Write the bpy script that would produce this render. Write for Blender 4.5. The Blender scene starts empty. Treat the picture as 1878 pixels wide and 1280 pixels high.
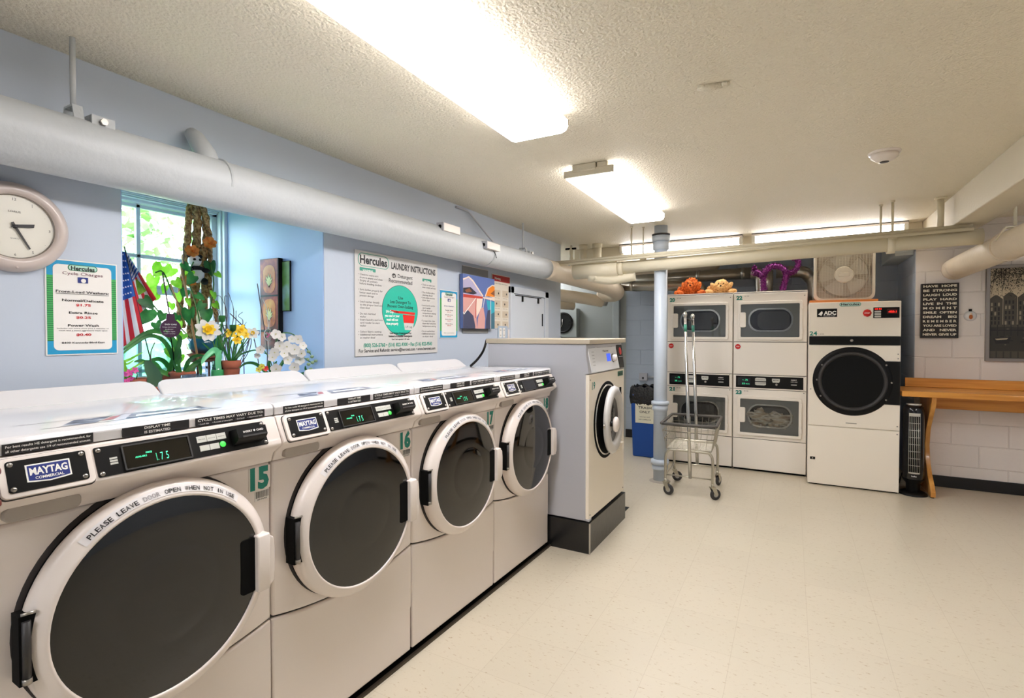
import bpy, bmesh, math, random
from mathutils import Vector, Matrix, noise
rnd = random.Random(7)
PI = math.pi
R = math.radians
scene = bpy.context.scene
COL = scene.collection

# ---------------------------------------------------------------- camera
cam_d = bpy.data.cameras.new('camera'); cam = bpy.data.objects.new('camera', cam_d); COL.objects.link(cam)
scene.camera = cam
cam.location = (0, 0, 1.42)
cam.rotation_euler = (R(90 - 1.0), 0, R(28.4))
cam_d.sensor_fit = 'HORIZONTAL'; cam_d.sensor_width = 36
cam_d.lens = 36 * 948 / 1878
cam_d.shift_y = -11.5 / 1878
cam_d.clip_start = 0.02; cam_d.clip_end = 200

# ---------------------------------------------------------------- world, exposure
w = bpy.data.worlds.new('world'); scene.world = w; w.use_nodes = True
nt = w.node_tree; nt.nodes.clear()
wo = nt.nodes.new('ShaderNodeOutputWorld'); bg = nt.nodes.new('ShaderNodeBackground')
sky = nt.nodes.new('ShaderNodeTexSky'); sky.sky_type = 'NISHITA'; sky.sun_disc = False
sky.sun_elevation = R(50); sky.sun_rotation = R(200); sky.air_density = 1.0; sky.dust_density = 1.5
mixn = nt.nodes.new('ShaderNodeMix'); mixn.data_type = 'RGBA'; mixn.inputs[0].default_value = 0.6
mixn.inputs[7].default_value = (0.62, 0.8, 1.0, 1)
hs = nt.nodes.new('ShaderNodeHueSaturation'); hs.inputs['Value'].default_value = 0.35
nt.links.new(sky.outputs[0], hs.inputs['Color']); nt.links.new(hs.outputs[0], mixn.inputs[6])
nt.links.new(mixn.outputs[2], bg.inputs[0]); bg.inputs[1].default_value = 9.0
nt.links.new(bg.outputs[0], wo.inputs[0])
scene.view_settings.view_transform = 'Standard'
scene.view_settings.look = 'None'
scene.view_settings.gamma = 1
scene.view_settings.use_curve_mapping = False
scene.view_settings.exposure = 0.64
LAMP = 18.0          # strength of the lit lenses of the ceiling fixtures
LAMPCOL = (1.0, 0.98, 1.0)
try:
    scene.cycles.max_bounces = 7; scene.cycles.diffuse_bounces = 5; scene.cycles.glossy_bounces = 4
    scene.cycles.transmission_bounces = 6; scene.cycles.transparent_max_bounces = 8
    scene.cycles.sample_clamp_indirect = 6; scene.cycles.use_denoising = True
    scene.cycles.caustics_reflective = False; scene.cycles.caustics_refractive = False
except Exception:
    pass

# ---------------------------------------------------------------- reading a point of the photo on a plane of the room
F_ = Vector((-math.sin(R(28.4)) * math.cos(R(1)), math.cos(R(28.4)) * math.cos(R(1)), -math.sin(R(1))))
R_ = Vector((math.cos(R(28.4)), math.sin(R(28.4)), 0)); U_ = R_.cross(F_)
def AT(px, py, ax, v):
    d = F_ + R_ * ((px - 939) / 948) - U_ * ((py - 628.5) / 948)
    i = 'xyz'.index(ax); c = Vector((0, 0, 1.42))
    return c + d * ((v - c[i]) / d[i])

# ---------------------------------------------------------------- materials
def lin(c):
    return tuple(((x / 255) / 12.92 if x / 255 <= 0.04045 else ((x / 255 + 0.055) / 1.055) ** 2.4) for x in c[:3]) + (1,)
MATS = {}
def mat(name, rgb, rough=0.5, metal=0.0, bump=None, var=None, coat=0.0, emit=0.0, ecol=None, spec=None, trans=0.0, sss=0.0):
    if name in MATS: return MATS[name]
    m = bpy.data.materials.new(name); m.use_nodes = True; t = m.node_tree; b = t.nodes['Principled BSDF']
    c = lin(rgb); b.inputs['Base Color'].default_value = c; b.inputs['Roughness'].default_value = rough
    b.inputs['Metallic'].default_value = metal; b.inputs['Coat Weight'].default_value = coat
    if spec is not None: b.inputs['Specular IOR Level'].default_value = spec
    if trans: b.inputs['Transmission Weight'].default_value = trans
    if emit:
        b.inputs['Emission Color'].default_value = lin(ecol) if ecol else c
        b.inputs['Emission Strength'].default_value = emit
    tc = t.nodes.new('ShaderNodeTexCoord')
    vs, va = var or (6.0, 0.04)
    n = t.nodes.new('ShaderNodeTexNoise'); n.inputs['Scale'].default_value = vs; n.inputs['Detail'].default_value = 4
    t.links.new(tc.outputs['Object'], n.inputs['Vector'])
    mx = t.nodes.new('ShaderNodeMix'); mx.data_type = 'RGBA'
    mx.inputs[6].default_value = tuple(min(1, x * (1 - va)) for x in c[:3]) + (1,)
    mx.inputs[7].default_value = tuple(min(1, x * (1 + va)) for x in c[:3]) + (1,)
    t.links.new(n.outputs['Fac'], mx.inputs[0]); t.links.new(mx.outputs[2], b.inputs['Base Color'])
    if bump:
        n2 = t.nodes.new('ShaderNodeTexNoise'); n2.inputs['Scale'].default_value = bump[0]; n2.inputs['Detail'].default_value = 3
        t.links.new(tc.outputs['Object'], n2.inputs['Vector'])
        bp = t.nodes.new('ShaderNodeBump'); bp.inputs['Strength'].default_value = bump[1]; bp.inputs['Distance'].default_value = bump[2] if len(bump) > 2 else 0.005
        t.links.new(n2.outputs['Fac'], bp.inputs['Height']); t.links.new(bp.outputs[0], b.inputs['Normal'])
    MATS[name] = m
    return m

def block_mat(name, rgb, bw=0.4, bh=0.2, rough=0.55, strength=0.7):
    m = mat(name, rgb, rough, var=(3, .05)); t = m.node_tree; b = t.nodes['Principled BSDF']
    g = t.nodes.new('ShaderNodeNewGeometry'); s = t.nodes.new('ShaderNodeSeparateXYZ'); c = t.nodes.new('ShaderNodeCombineXYZ')
    a = t.nodes.new('ShaderNodeMath'); a.operation = 'ADD'
    t.links.new(g.outputs['Position'], s.inputs[0]); t.links.new(s.outputs[0], a.inputs[0]); t.links.new(s.outputs[1], a.inputs[1])
    t.links.new(a.outputs[0], c.inputs[0]); t.links.new(s.outputs[2], c.inputs[1])
    br = t.nodes.new('ShaderNodeTexBrick'); br.inputs['Scale'].default_value = 1.0
    br.inputs['Brick Width'].default_value = bw; br.inputs['Row Height'].default_value = bh
    br.inputs['Mortar Size'].default_value = 0.006; br.inputs['Mortar Smooth'].default_value = 0.6
    t.links.new(c.outputs[0], br.inputs['Vector'])
    n = t.nodes.new('ShaderNodeTexNoise'); n.inputs['Scale'].default_value = 45; n.inputs['Detail'].default_value = 4
    t.links.new(g.outputs['Position'], n.inputs['Vector'])
    ma = t.nodes.new('ShaderNodeMath'); ma.operation = 'MULTIPLY_ADD'; ma.inputs[1].default_value = -1.0
    mb = t.nodes.new('ShaderNodeMath'); mb.operation = 'MULTIPLY'; mb.inputs[1].default_value = 0.35
    t.links.new(n.outputs['Fac'], mb.inputs[0]); t.links.new(br.outputs['Fac'], ma.inputs[0]); t.links.new(mb.outputs[0], ma.inputs[2])
    bp = t.nodes.new('ShaderNodeBump'); bp.inputs['Strength'].default_value = strength; bp.inputs['Distance'].default_value = 0.008
    t.links.new(ma.outputs[0], bp.inputs['Height']); t.links.new(bp.outputs[0], b.inputs['Normal'])
    return m

def floor_mat():
    m = mat('vinyl floor tile', (205, 195, 175), 0.3, var=(0.9, .05)); t = m.node_tree; b = t.nodes['Principled BSDF']
    L = t.links; g = t.nodes.new('ShaderNodeNewGeometry')
    base = b.inputs['Base Color'].links[0].from_socket
    # per tile tone
    of = t.nodes.new('ShaderNodeVectorMath'); of.operation = 'ADD'; of.inputs[1].default_value = (30.5 - .08, 30.5, 0); L.new(g.outputs['Position'], of.inputs[0])
    sn = t.nodes.new('ShaderNodeVectorMath'); sn.operation = 'SNAP'; sn.inputs[1].default_value = (.305, .305, 10)
    L.new(of.outputs[0], sn.inputs[0])
    wn = t.nodes.new('ShaderNodeTexWhiteNoise'); L.new(sn.outputs[0], wn.inputs['Vector'])
    mr = t.nodes.new('ShaderNodeMapRange'); mr.inputs[3].default_value = .98; mr.inputs[4].default_value = 1.01
    L.new(wn.outputs['Value'], mr.inputs[0])
    m1 = t.nodes.new('ShaderNodeVectorMath'); m1.operation = 'SCALE'; L.new(base, m1.inputs[0]); L.new(mr.outputs[0], m1.inputs['Scale'])
    # flecks
    mp = t.nodes.new('ShaderNodeMapping'); mp.inputs['Scale'].default_value = (30, 75, 1); mp.inputs['Rotation'].default_value = (0, 0, .5)
    L.new(g.outputs['Position'], mp.inputs[0])
    n = t.nodes.new('ShaderNodeTexNoise'); n.inputs['Scale'].default_value = 1.0; n.inputs['Detail'].default_value = 3; n.inputs['Roughness'].default_value = .7
    L.new(mp.outputs[0], n.inputs['Vector'])
    cr = t.nodes.new('ShaderNodeValToRGB'); cr.color_ramp.elements[0].position = .60; cr.color_ramp.elements[1].position = .72
    L.new(n.outputs['Fac'], cr.inputs[0])
    mx = t.nodes.new('ShaderNodeMix'); mx.data_type = 'RGBA'; L.new(cr.outputs[0], mx.inputs[0]); L.new(m1.outputs[0], mx.inputs[6])
    mx.inputs[7].default_value = lin((166, 142, 110))
    # joints
    br = t.nodes.new('ShaderNodeTexBrick'); br.offset = 0; br.inputs['Scale'].default_value = 1; br.inputs['Brick Width'].default_value = .305
    br.inputs['Row Height'].default_value = .305; br.inputs['Mortar Size'].default_value = .0009; br.inputs['Mortar Smooth'].default_value = .1
    L.new(of.outputs[0], br.inputs['Vector'])
    mf = t.nodes.new('ShaderNodeMath'); mf.operation = 'MULTIPLY'; mf.inputs[1].default_value = .35; L.new(br.outputs['Fac'], mf.inputs[0])
    m2 = t.nodes.new('ShaderNodeMix'); m2.data_type = 'RGBA'; L.new(mf.outputs[0], m2.inputs[0]); L.new(mx.outputs[2], m2.inputs[6])
    m2.inputs[7].default_value = lin((150, 128, 100))
    L.new(m2.outputs[2], b.inputs['Base Color'])
    return m

def wood_mat(name, c1, c2, axis=0, scale=1.0):
    m = mat(name, c1, 0.35, coat=.2); t = m.node_tree; b = t.nodes['Principled BSDF']; L = t.links
    tc = t.nodes.new('ShaderNodeTexCoord'); mp = t.nodes.new('ShaderNodeMapping')
    s = [22 * scale] * 3; s[axis] = 1.2 * scale; mp.inputs['Scale'].default_value = s
    L.new(tc.outputs['Object'], mp.inputs[0])
    n = t.nodes.new('ShaderNodeTexNoise'); n.inputs['Scale'].default_value = 1; n.inputs['Detail'].default_value = 5
    L.new(mp.outputs[0], n.inputs['Vector'])
    cr = t.nodes.new('ShaderNodeValToRGB'); cr.color_ramp.elements[0].position = .3; cr.color_ramp.elements[1].position = .68
    cr.color_ramp.elements[0].color = lin(c2); cr.color_ramp.elements[1].color = lin(c1)
    L.new(n.outputs['Fac'], cr.inputs[0]); L.new(cr.outputs[0], b.inputs['Base Color'])
    return m

def thin_glass(name, rgb, refl=.06, rough=.02):
    m = mat(name, rgb, rough); t = m.node_tree; o = t.nodes['Material Output']; L = t.links
    tr = t.nodes.new('ShaderNodeBsdfTransparent'); tr.inputs[0].default_value = lin(rgb)
    gl = t.nodes.new('ShaderNodeBsdfGlossy'); gl.inputs['Roughness'].default_value = rough
    fr = t.nodes.new('ShaderNodeLayerWeight'); fr.inputs[0].default_value = .35
    ml = t.nodes.new('ShaderNodeMath'); ml.operation = 'MULTIPLY_ADD'; ml.inputs[1].default_value = .5; ml.inputs[2].default_value = refl
    mx = t.nodes.new('ShaderNodeMixShader'); L.new(fr.outputs['Fresnel'], ml.inputs[0]); L.new(ml.outputs[0], mx.inputs[0])
    L.new(tr.outputs[0], mx.inputs[1]); L.new(gl.outputs[0], mx.inputs[2]); L.new(mx.outputs[0], o.inputs[0])
    return m

def noise_art(name, cols, scale=6, detail=3, stretch=(1, 1, 1), rough=.5):
    m = mat(name, cols[0], rough); t = m.node_tree; b = t.nodes['Principled BSDF']; L = t.links
    tc = t.nodes.new('ShaderNodeTexCoord'); mp = t.nodes.new('ShaderNodeMapping'); mp.inputs['Scale'].default_value = stretch
    n = t.nodes.new('ShaderNodeTexNoise'); n.inputs['Scale'].default_value = scale; n.inputs['Detail'].default_value = detail
    L.new(tc.outputs['Object'], mp.inputs[0]); L.new(mp.outputs[0], n.inputs['Vector'])
    cr = t.nodes.new('ShaderNodeValToRGB'); e = cr.color_ramp.elements; k = len(cols)
    while len(e) < k: e.new(.5)
    for i, c in enumerate(cols):
        e[i].position = .32 + .36 * i / (k - 1); e[i].color = lin(c)
    L.new(n.outputs['Fac'], cr.inputs[0]); L.new(cr.outputs[0], b.inputs['Base Color'])
    return m

WHITE = mat('white appliance enamel', (232, 222, 215), .28, var=(2, .015), coat=.3)
WHITE2 = mat('cream appliance enamel', (240, 231, 216), .3, var=(2, .015), coat=.2)
WHITE3 = mat('white dryer enamel', (240, 233, 223), .32, var=(2, .015), coat=.2)
LIDW = mat('glossy white lid enamel', (214, 212, 213), .2, var=(2, .01), coat=.6)
GREYP = mat('grey steel cabinet paint', (176, 177, 184), .35, var=(3, .02))
BLACK = mat('black plastic', (11, 10, 10), .45, spec=.22)
BLACKM = mat('matte black', (7, 7, 7), .8, spec=.15)
DGREY = mat('dark grey plastic', (48, 46, 46), .5)
GLASSD = mat('dark tinted door glass', (9, 8, 7), .06, spec=.6, coat=.3)
SEAM = mat('painted seam shadow', (60, 56, 54), .7)  # dark tone laid in gaps and outlines to stand for their shadow
CHROME = mat('chrome metal', (205, 203, 198), .22, 1.0)
ZINC = mat('zinc wire', (188, 182, 166), .3, .9)
SCREW = mat('screw steel', (170, 165, 158), .35, .9)
INKW = mat('white ink', (240, 238, 232), .5)
INKK = mat('black ink', (22, 20, 22), .5)
TEAL = mat('teal print', (0, 128, 112), .5)
LCD = mat('green display digits', (70, 235, 170), .5, emit=.6, ecol=(70, 240, 170))
LEDG = mat('green lit button', (70, 220, 80), .5, emit=.6, ecol=(70, 230, 80))
LEDR = mat('red display digits', (255, 40, 30), .5, emit=1.2, ecol=(255, 40, 30))
LCDB = mat('blue lit screen', (50, 90, 230), .4, emit=.5, ecol=(50, 90, 240))
LABELG = mat('light grey button label', (200, 200, 192), .5)
REDO = mat('red octagon sticker', (216, 40, 36), .5)
NAVY = mat('navy badge', (28, 46, 120), .4)
PAPER = mat('laminated paper', (232, 228, 222), .35)
STRIPW = mat('clear label strip', (226, 222, 222), .3)
PIPEW = mat('painted pipe insulation', (192, 196, 199), .45, bump=(30, .25, .01), var=(5, .05))
PIPEB = mat('cream painted pipe', (222, 213, 188), .45, bump=(25, .2, .008), var=(4, .07))
PIPEC = mat('beige pipe lagging', (216, 202, 180), .5, bump=(25, .3, .01), var=(4, .08))
DUCT = mat('galvanised duct metal', (178, 174, 164), .3, .95, bump=(12, .25, .01), var=(8, .15))
CEILM = mat('textured ceiling paint', (234, 226, 207), .6, bump=(85, .9, .012), var=(1.2, .03))
BEAMM = mat('beam paint', (214, 205, 184), .6, bump=(90, .25, .008), var=(2, .03))
WALLB = mat('pale blue wall paint', (186, 195, 208), .45, bump=(18, .12, .006), var=(1.5, .025))
ALC = mat('alcove blue wall paint', (168, 190, 226), .5, bump=(10, .2, .01), var=(3, .04))
BLOCKL = block_mat('white painted block', (226, 219, 213))
BLOCKD = block_mat('blue grey painted block', (172, 183, 198))
BLOCKG = block_mat('grey painted block', (172, 178, 178), strength=.45)
GREYD = mat('grey door paint', (150, 157, 156), .5, var=(3, .04))
BASEB = mat('black vinyl cove base', (16, 15, 17), .35)
WINF = mat('window frame paint', (206, 216, 226), .5, bump=(30, .3, .005), var=(5, .1))
FLOORM = floor_mat()
WOOD = wood_mat('orange oak laminate', (240, 176, 84), (196, 122, 44), 0, 1.0)
WOODL = wood_mat('oak leg laminate', (222, 162, 84), (190, 124, 50), 2, .8)
TERRA = mat('terracotta clay', (170, 92, 66), .8, bump=(60, .2, .003), var=(10, .12))
LENS = mat('lit fixture lens', (255, 250, 240), .4, emit=LAMP)
LENSTRIP = mat('lit strip lens', (255, 250, 240), .4, emit=LAMP * .5)
LENSIDE = mat('prismatic lens side', (245, 240, 230), .4, emit=LAMP * .26)
for m_ in (LENS, LENSTRIP, LENSIDE): m_.node_tree.nodes['Principled BSDF'].inputs['Emission Color'].default_value = LAMPCOL + (1,)

# ---------------------------------------------------------------- mesh builder
_txt = {}
def text_mesh(s, bold=0.0):
    k = (s, bold)
    if k not in _txt:
        cu = bpy.data.curves.new('t', 'FONT'); cu.body = s; cu.size = 1; cu.resolution_u = 2; cu.offset = bold
        o = bpy.data.objects.new('t', cu); me = o.to_mesh()
        vs = [tuple(v.co) for v in me.vertices]; fs = [tuple(p.vertices) for p in me.polygons]
        o.to_mesh_clear(); bpy.data.objects.remove(o); bpy.data.curves.remove(cu)
        _txt[k] = (vs, fs)
    return _txt[k]

class MB:
    def __init__(s): s.v = []; s.f = []; s.m = []; s.s = []; s.mats = []; s.M = Matrix()
    def mi(s, m):
        if m not in s.mats: s.mats.append(m)
        return s.mats.index(m)
    def add(s, m, vs, fs, smooth=False, M=None):
        o = len(s.v); T = s.M @ M if M is not None else s.M
        s.v += [tuple(T @ Vector(v)) for v in vs]; k = s.mi(m)
        for f in fs: s.f.append(tuple(o + i for i in f)); s.m.append(k); s.s.append(smooth)
        return s
    def box(s, m, x0, x1, y0, y1, z0, z1, M=None):
        vs = [(x, y, z) for x in (x0, x1) for y in (y0, y1) for z in (z0, z1)]
        return s.add(m, vs, [(0, 1, 3, 2), (4, 6, 7, 5), (0, 4, 5, 1), (2, 3, 7, 6), (0, 2, 6, 4), (1, 5, 7, 3)], False, M)
    def prism(s, m, pts, a, b, ax='y', M=None, smooth=False):
        """pts: 2-D outline; ax y: pts are (x,z); ax x: (y,z); ax z: (x,y)"""
        n = len(pts)
        def P(p, d):
            return (p[0], d, p[1]) if ax == 'y' else ((d, p[0], p[1]) if ax == 'x' else (p[0], p[1], d))
        vs = [P(p, a) for p in pts] + [P(p, b) for p in pts]
        s.add(m, vs, [tuple(range(n)), tuple(range(2 * n - 1, n - 1, -1))], False, M)
        o = len(s.v) - 2 * n; k = s.mi(m)
        for i in range(n):
            j = (i + 1) % n; s.f.append((o + i, o + j, o + n + j, o + n + i)); s.m.append(k); s.s.append(smooth)
        return s
    def flat(s, m, pts, d, ax='y', M=None):
        def P(p):
            return (p[0], d, p[1]) if ax == 'y' else ((d, p[0], p[1]) if ax == 'x' else (p[0], p[1], d))
        return s.add(m, [P(p) for p in pts], [tuple(range(len(pts)))], False, M)
    def rect(s, m, x0, x1, z0, z1, y, M=None): return s.flat(m, [(x0, z0), (x1, z0), (x1, z1), (x0, z1)], y, 'y', M)
    def lathe(s, m, prof, c=(0, 0, 0), ax='y', n=48, smooth=True, M=None, a0=0, a1=2 * PI, sy=1.0):
        """prof: (radius, distance along axis)"""
        full = abs(a1 - a0 - 2 * PI) < 1e-6; k = n if full else n + 1; vs = []
        for i in range(k):
            a = a0 + (a1 - a0) * i / n; ca, sa = math.cos(a), math.sin(a) * sy
            for r, h in prof:
                if ax == 'y': vs.append((c[0] + r * ca, c[1] + h, c[2] + r * sa))
                elif ax == 'z': vs.append((c[0] + r * ca, c[1] + r * sa, c[2] + h))
                else: vs.append((c[0] + h, c[1] + r * ca, c[2] + r * sa))
        q = len(prof); fs = []
        for i in range(n):
            j = (i + 1) % k
            for t in range(q - 1): fs.append((i * q + t, j * q + t, j * q + t + 1, i * q + t + 1))
        return s.add(m, vs, fs, smooth, M)
    def disc(s, m, c, r, ax='y', n=32, M=None, rz=None):
        rz = rz or r
        pts = [(c[0] + r * math.cos(2 * PI * i / n), c[2] + rz * math.sin(2 * PI * i / n)) for i in range(n)] if ax == 'y' else \
              [(c[0] + r * math.cos(2 * PI * i / n), c[1] + rz * math.sin(2 * PI * i / n)) for i in range(n)] if ax == 'z' else \
              [(c[1] + r * math.cos(2 * PI * i / n), c[2] + rz * math.sin(2 * PI * i / n)) for i in range(n)]
        return s.flat(m, pts, c['xyz'.index(ax)], ax, M)
    def tube(s, m, pts, r, n=10, caps=True, M=None, smooth=True):
        pts = [Vector(p) for p in pts]; rs = r if isinstance(r, (list, tuple)) else [r] * len(pts)
        d0 = (pts[1] - pts[0]).normalized(); up = Vector((0, 0, 1)) if abs(d0.z) < .9 else Vector((1, 0, 0))
        nx = d0.cross(up).normalized(); vs = []; k = len(pts)
        for i, p in enumerate(pts):
            d = ((pts[min(i + 1, k - 1)] - pts[max(i - 1, 0)])).normalized()
            nx = (nx - d * nx.dot(d)).normalized(); ny = d.cross(nx)
            for j in range(n):
                a = 2 * PI * j / n; vs.append(tuple(p + (nx * math.cos(a) + ny * math.sin(a)) * rs[i]))
        fs = [(i * n + j, i * n + (j + 1) % n, (i + 1) * n + (j + 1) % n, (i + 1) * n + j) for i in range(k - 1) for j in range(n)]
        s.add(m, vs, fs, smooth, M)
        if caps:
            o = len(s.v) - k * n; q = s.mi(m)
            s.f.append(tuple(o + j for j in range(n - 1, -1, -1))); s.m.append(q); s.s.append(False)
            s.f.append(tuple(o + (k - 1) * n + j for j in range(n))); s.m.append(q); s.s.append(False)
        return s
    def ball(s, m, c, r, n=14, k=10, bump=0.0, bs=20, M=None, rot=None):
        r = r if isinstance(r, (list, tuple)) else (r, r, r); vs = []; c = Vector(c)
        for i in range(k + 1):
            t = PI * i / k
            for j in range(n):
                a = 2 * PI * j / n; d = Vector((math.sin(t) * math.cos(a), math.sin(t) * math.sin(a), math.cos(t)))
                q = 1 + (bump * noise.noise(d * bs * .1 + c * 9) if bump else 0)
                p = Vector((d.x * r[0], d.y * r[1], d.z * r[2])) * q
                if rot is not None: p = rot @ p
                vs.append(tuple(c + p))
        fs = [(i * n + j, i * n + (j + 1) % n, (i + 1) * n + (j + 1) % n, (i + 1) * n + j) for i in range(k) for j in range(n)]
        return s.add(m, vs, fs, True, M)
    def text(s, m, st, x, z, size, y=0, wid=None, bold=0.0, align='C', M=None, xs=1.0):
        vs, fs = text_mesh(st, bold)
        if not vs: return s
        a = min(v[0] for v in vs); b = max(v[0] for v in vs); L = (b - a) or 1
        sx = wid / L if wid else size * xs
        ox = x - sx * L / 2 if align == 'C' else (x if align == 'L' else x - sx * L)
        return s.add(m, [(ox + (v[0] - a) * sx, y, z + v[1] * size) for v in vs], fs, False, M)
    def rrect(s, x0, x1, z0, z1, r, k=5):
        p = []
        for cx, cz, a0 in ((x1 - r, z0 + r, -PI / 2), (x1 - r, z1 - r, 0), (x0 + r, z1 - r, PI / 2), (x0 + r, z0 + r, PI)):
            for i in range(k + 1):
                a = a0 + PI / 2 * i / k; p.append((cx + r * math.cos(a), cz + r * math.sin(a)))
        return p
    def frame(s, m, o, i, a, b, M=None):
        """ring between two outlines with the same number of points, from depth a to b (front b), facing y"""
        n = len(o)
        vs = [(p[0], b, p[1]) for p in o] + [(p[0], b, p[1]) for p in i] + [(p[0], a, p[1]) for p in o] + [(p[0], a, p[1]) for p in i]
        fs = []
        for q in range(n):
            j = (q + 1) % n
            fs += [(q, j, n + j, n + q), (2 * n + q, 2 * n + j, j, q), (n + q, n + j, 3 * n + j, 3 * n + q)]
        return s.add(m, vs, fs, False, M)
    def build(s, name, parent=None, bevel=0.0, loc=None, rot=None, seg=2, recalc=True, smooth=None):
        me = bpy.data.meshes.new(name); me.from_pydata(s.v, [], s.f)
        for m in s.mats: me.materials.append(m)
        me.polygons.foreach_set('material_index', s.m)
        me.polygons.foreach_set('use_smooth', s.s if smooth is None else [smooth] * len(s.f))
        if recalc:
            bm = bmesh.new(); bm.from_mesh(me); bmesh.ops.recalc_face_normals(bm, faces=bm.faces); bm.to_mesh(me); bm.free()
        me.update()
        o = bpy.data.objects.new(name, me); COL.objects.link(o)
        if parent is not None: o.parent = parent
        if loc: o.location = loc
        if rot: o.rotation_euler = rot
        if bevel:
            b = o.modifiers.new('bevel', 'BEVEL'); b.width = bevel; b.segments = seg; b.limit_method = 'ANGLE'; b.angle_limit = R(40)
            b.harden_normals = False
            me.polygons.foreach_set('use_smooth', [True] * len(s.f))
            try: me.set_sharp_from_angle(angle=R(35))
            except Exception: pass
        return o

def thing(name, label, cat, loc=(0, 0, 0), rz=0, group=None):
    o = bpy.data.objects.new(name, None); COL.objects.link(o); o.empty_display_size = .05
    o.location = loc; o.rotation_euler = (0, 0, rz); tag(o, label, cat, group)
    return o
def tag(o, label, cat, group=None, kind=None):
    o['label'] = label; o['category'] = cat
    if group: o['group'] = group
    if kind: o['kind'] = kind
    return o
def struct(o):
    o['kind'] = 'structure'; return o
def arc(c, r, a0, a1, k, f=lambda x, y: (x, y)):
    return [f(c[0] + r * math.cos(a0 + (a1 - a0) * i / k), c[1] + r * math.sin(a0 + (a1 - a0) * i / k)) for i in range(k + 1)]

# ================================================================ the setting
WX = -2.36
b = MB(); b.box(FLOORM, -3.6, 3.3, -2.6, 7.1, -.08, 0); struct(b.build('floor'))
b = MB(); b.box(CEILM, -3.6, 3.3, -2.6, 7.1, 2.45, 2.55); struct(b.build('ceiling'))
b = MB()
for y0, y1, z0, z1 in ((-2.6, 1.08, 0, 2.45), (2.10, 5.55, 0, 2.45), (1.08, 2.10, 0, 1.13), (1.08, 2.10, 2.215, 2.45)):
    b.box(WALLB, WX - .2, WX, y0, y1, z0, z1)
struct(b.build('wall_left'))
b = MB()      # deep window recess: two cheeks, its head, and the strips of wall beside the window
b.box(ALC, -3.45, WX - .003, 2.095, 2.25, 1.131, 2.222); b.box(ALC, -3.45, WX - .003, .93, 1.085, 1.131, 2.222)
b.box(ALC, -3.45, WX - .2, .93, 2.25, 2.225, 2.40)
b.box(ALC, -3.45, -3.37, 1.08, 1.12, 1.13, 2.28)
b.box(ALC, -3.45, -3.37, 1.08, 2.10, 1.0, 1.13)
struct(b.build('wall_recess'))
b = MB(); b.box(WINF, -3.37, WX - .2, 1.08, 2.10, 1.09, 1.13); struct(b.build('trim_1'))      # sill board
b = MB(); b.box(BLOCKD, -2.0, 1.02, 7.0, 7.15, 0, 2.45); struct(b.build('wall_back'))
b = MB(); b.box(BLOCKG, -3.5, -2.0, 7.0, 7.15, 0, 2.45); struct(b.build('wall_alcove'))
b = MB(); b.box(BLOCKG, -3.6, -3.5, 5.4, 7.15, 0, 2.45); struct(b.build('wall_alcove_side'))
b = MB(); b.box(BLOCKG, -3.6, WX - .2, 5.4, 5.55, 0, 2.45); struct(b.build('wall_alcove_near'))
b = MB(); b.box(BLOCKL, 1.025, 3.3, 6.1, 6.25, 0, 2.45); struct(b.build('wall_back_right'))
b = MB(); b.box(BLOCKD, 1.02, 1.17, 6.105, 7.15, 0, 2.45); struct(b.build('wall_return'))
b = MB(); b.box(WALLB, 3.2, 3.3, -2.6, 6.1, 0, 2.45); struct(b.build('wall_right'))
b = MB(); b.box(WALLB, -2.56, 3.3, -2.7, -2.6, 0, 2.45); struct(b.build('wall_front'))
# beams under the ceiling
b = MB(); b.box(BEAMM, 1.05, 1.25, -2.6, 6.1, 2.225, 2.45); struct(b.build('trim_2', bevel=.006))
b = MB(); b.box(BEAMM, -2.36, 1.05, 5.98, 6.16, 2.24, 2.45); struct(b.build('trim_3', bevel=.006))
b = MB(); b.box(BLOCKG, .87, 1.02, 6.16, 7.0, 2.17, 2.45); struct(b.build('trim_4', bevel=.004))
# cove base
b = MB(); b.box(BASEB, 1.03, 3.2, 6.085, 6.1, 0, .105); struct(b.build('baseboard_right', bevel=.004))
b = MB(); b.box(BASEB, -2.0, .9, 6.985, 7.0, 0, .11); struct(b.build('baseboard_back', bevel=.004))
# window
wn = struct(MB().box(WINF, -3.40, -3.33, 1.10, 1.14, 1.14, 2.26).box(WINF, -3.40, -3.33, 2.045, 2.10, 1.14, 2.26)
            .box(WINF, -3.40, -3.33, 1.10, 2.10, 2.18, 2.225).box(WINF, -3.40, -3.33, 1.10, 2.10, 1.13, 1.17)
            .build('window_1', bevel=.004))
b = MB()
for z in (2.165, 1.875, 1.70, 1.2): b.box(WINF, -3.385, -3.36, 1.14, 2.05, z - .011, z + .011)
b.box(WINF, -3.388, -3.355, 1.14, 2.05, 1.655, 1.69)
for y in (1.17, 1.628, 2.02): b.box(WINF, -3.385, -3.36, y - .011, y + .011, 1.17, 2.20)
struct(b.build('window_sash', wn, bevel=.003))
g = thin_glass('clear window glass', (250, 253, 252), .03)
struct(MB().box(g, -3.374, -3.371, 1.15, 2.04, 1.18, 2.19).build('window_pane', wn))
b = MB()
for k in range(4): b.box(WINF, -3.33 + .0, -3.30 + .014 * k, 1.12, 2.06, 2.196 + .007 * k, 2.201 + .007 * k)
struct(b.build('window_head_moulding', wn))
b = MB()      # deep casing at the right of the window
for k, (a, c) in enumerate(((-3.33, -3.30), (-3.30, -3.27), (-3.27, -3.24))): b.box(WINF, a, c - .004, 2.075 - .008 * (k % 2), 2.10, 1.13, 2.28)
struct(b.build('window_casing', wn, bevel=.004))

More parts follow.
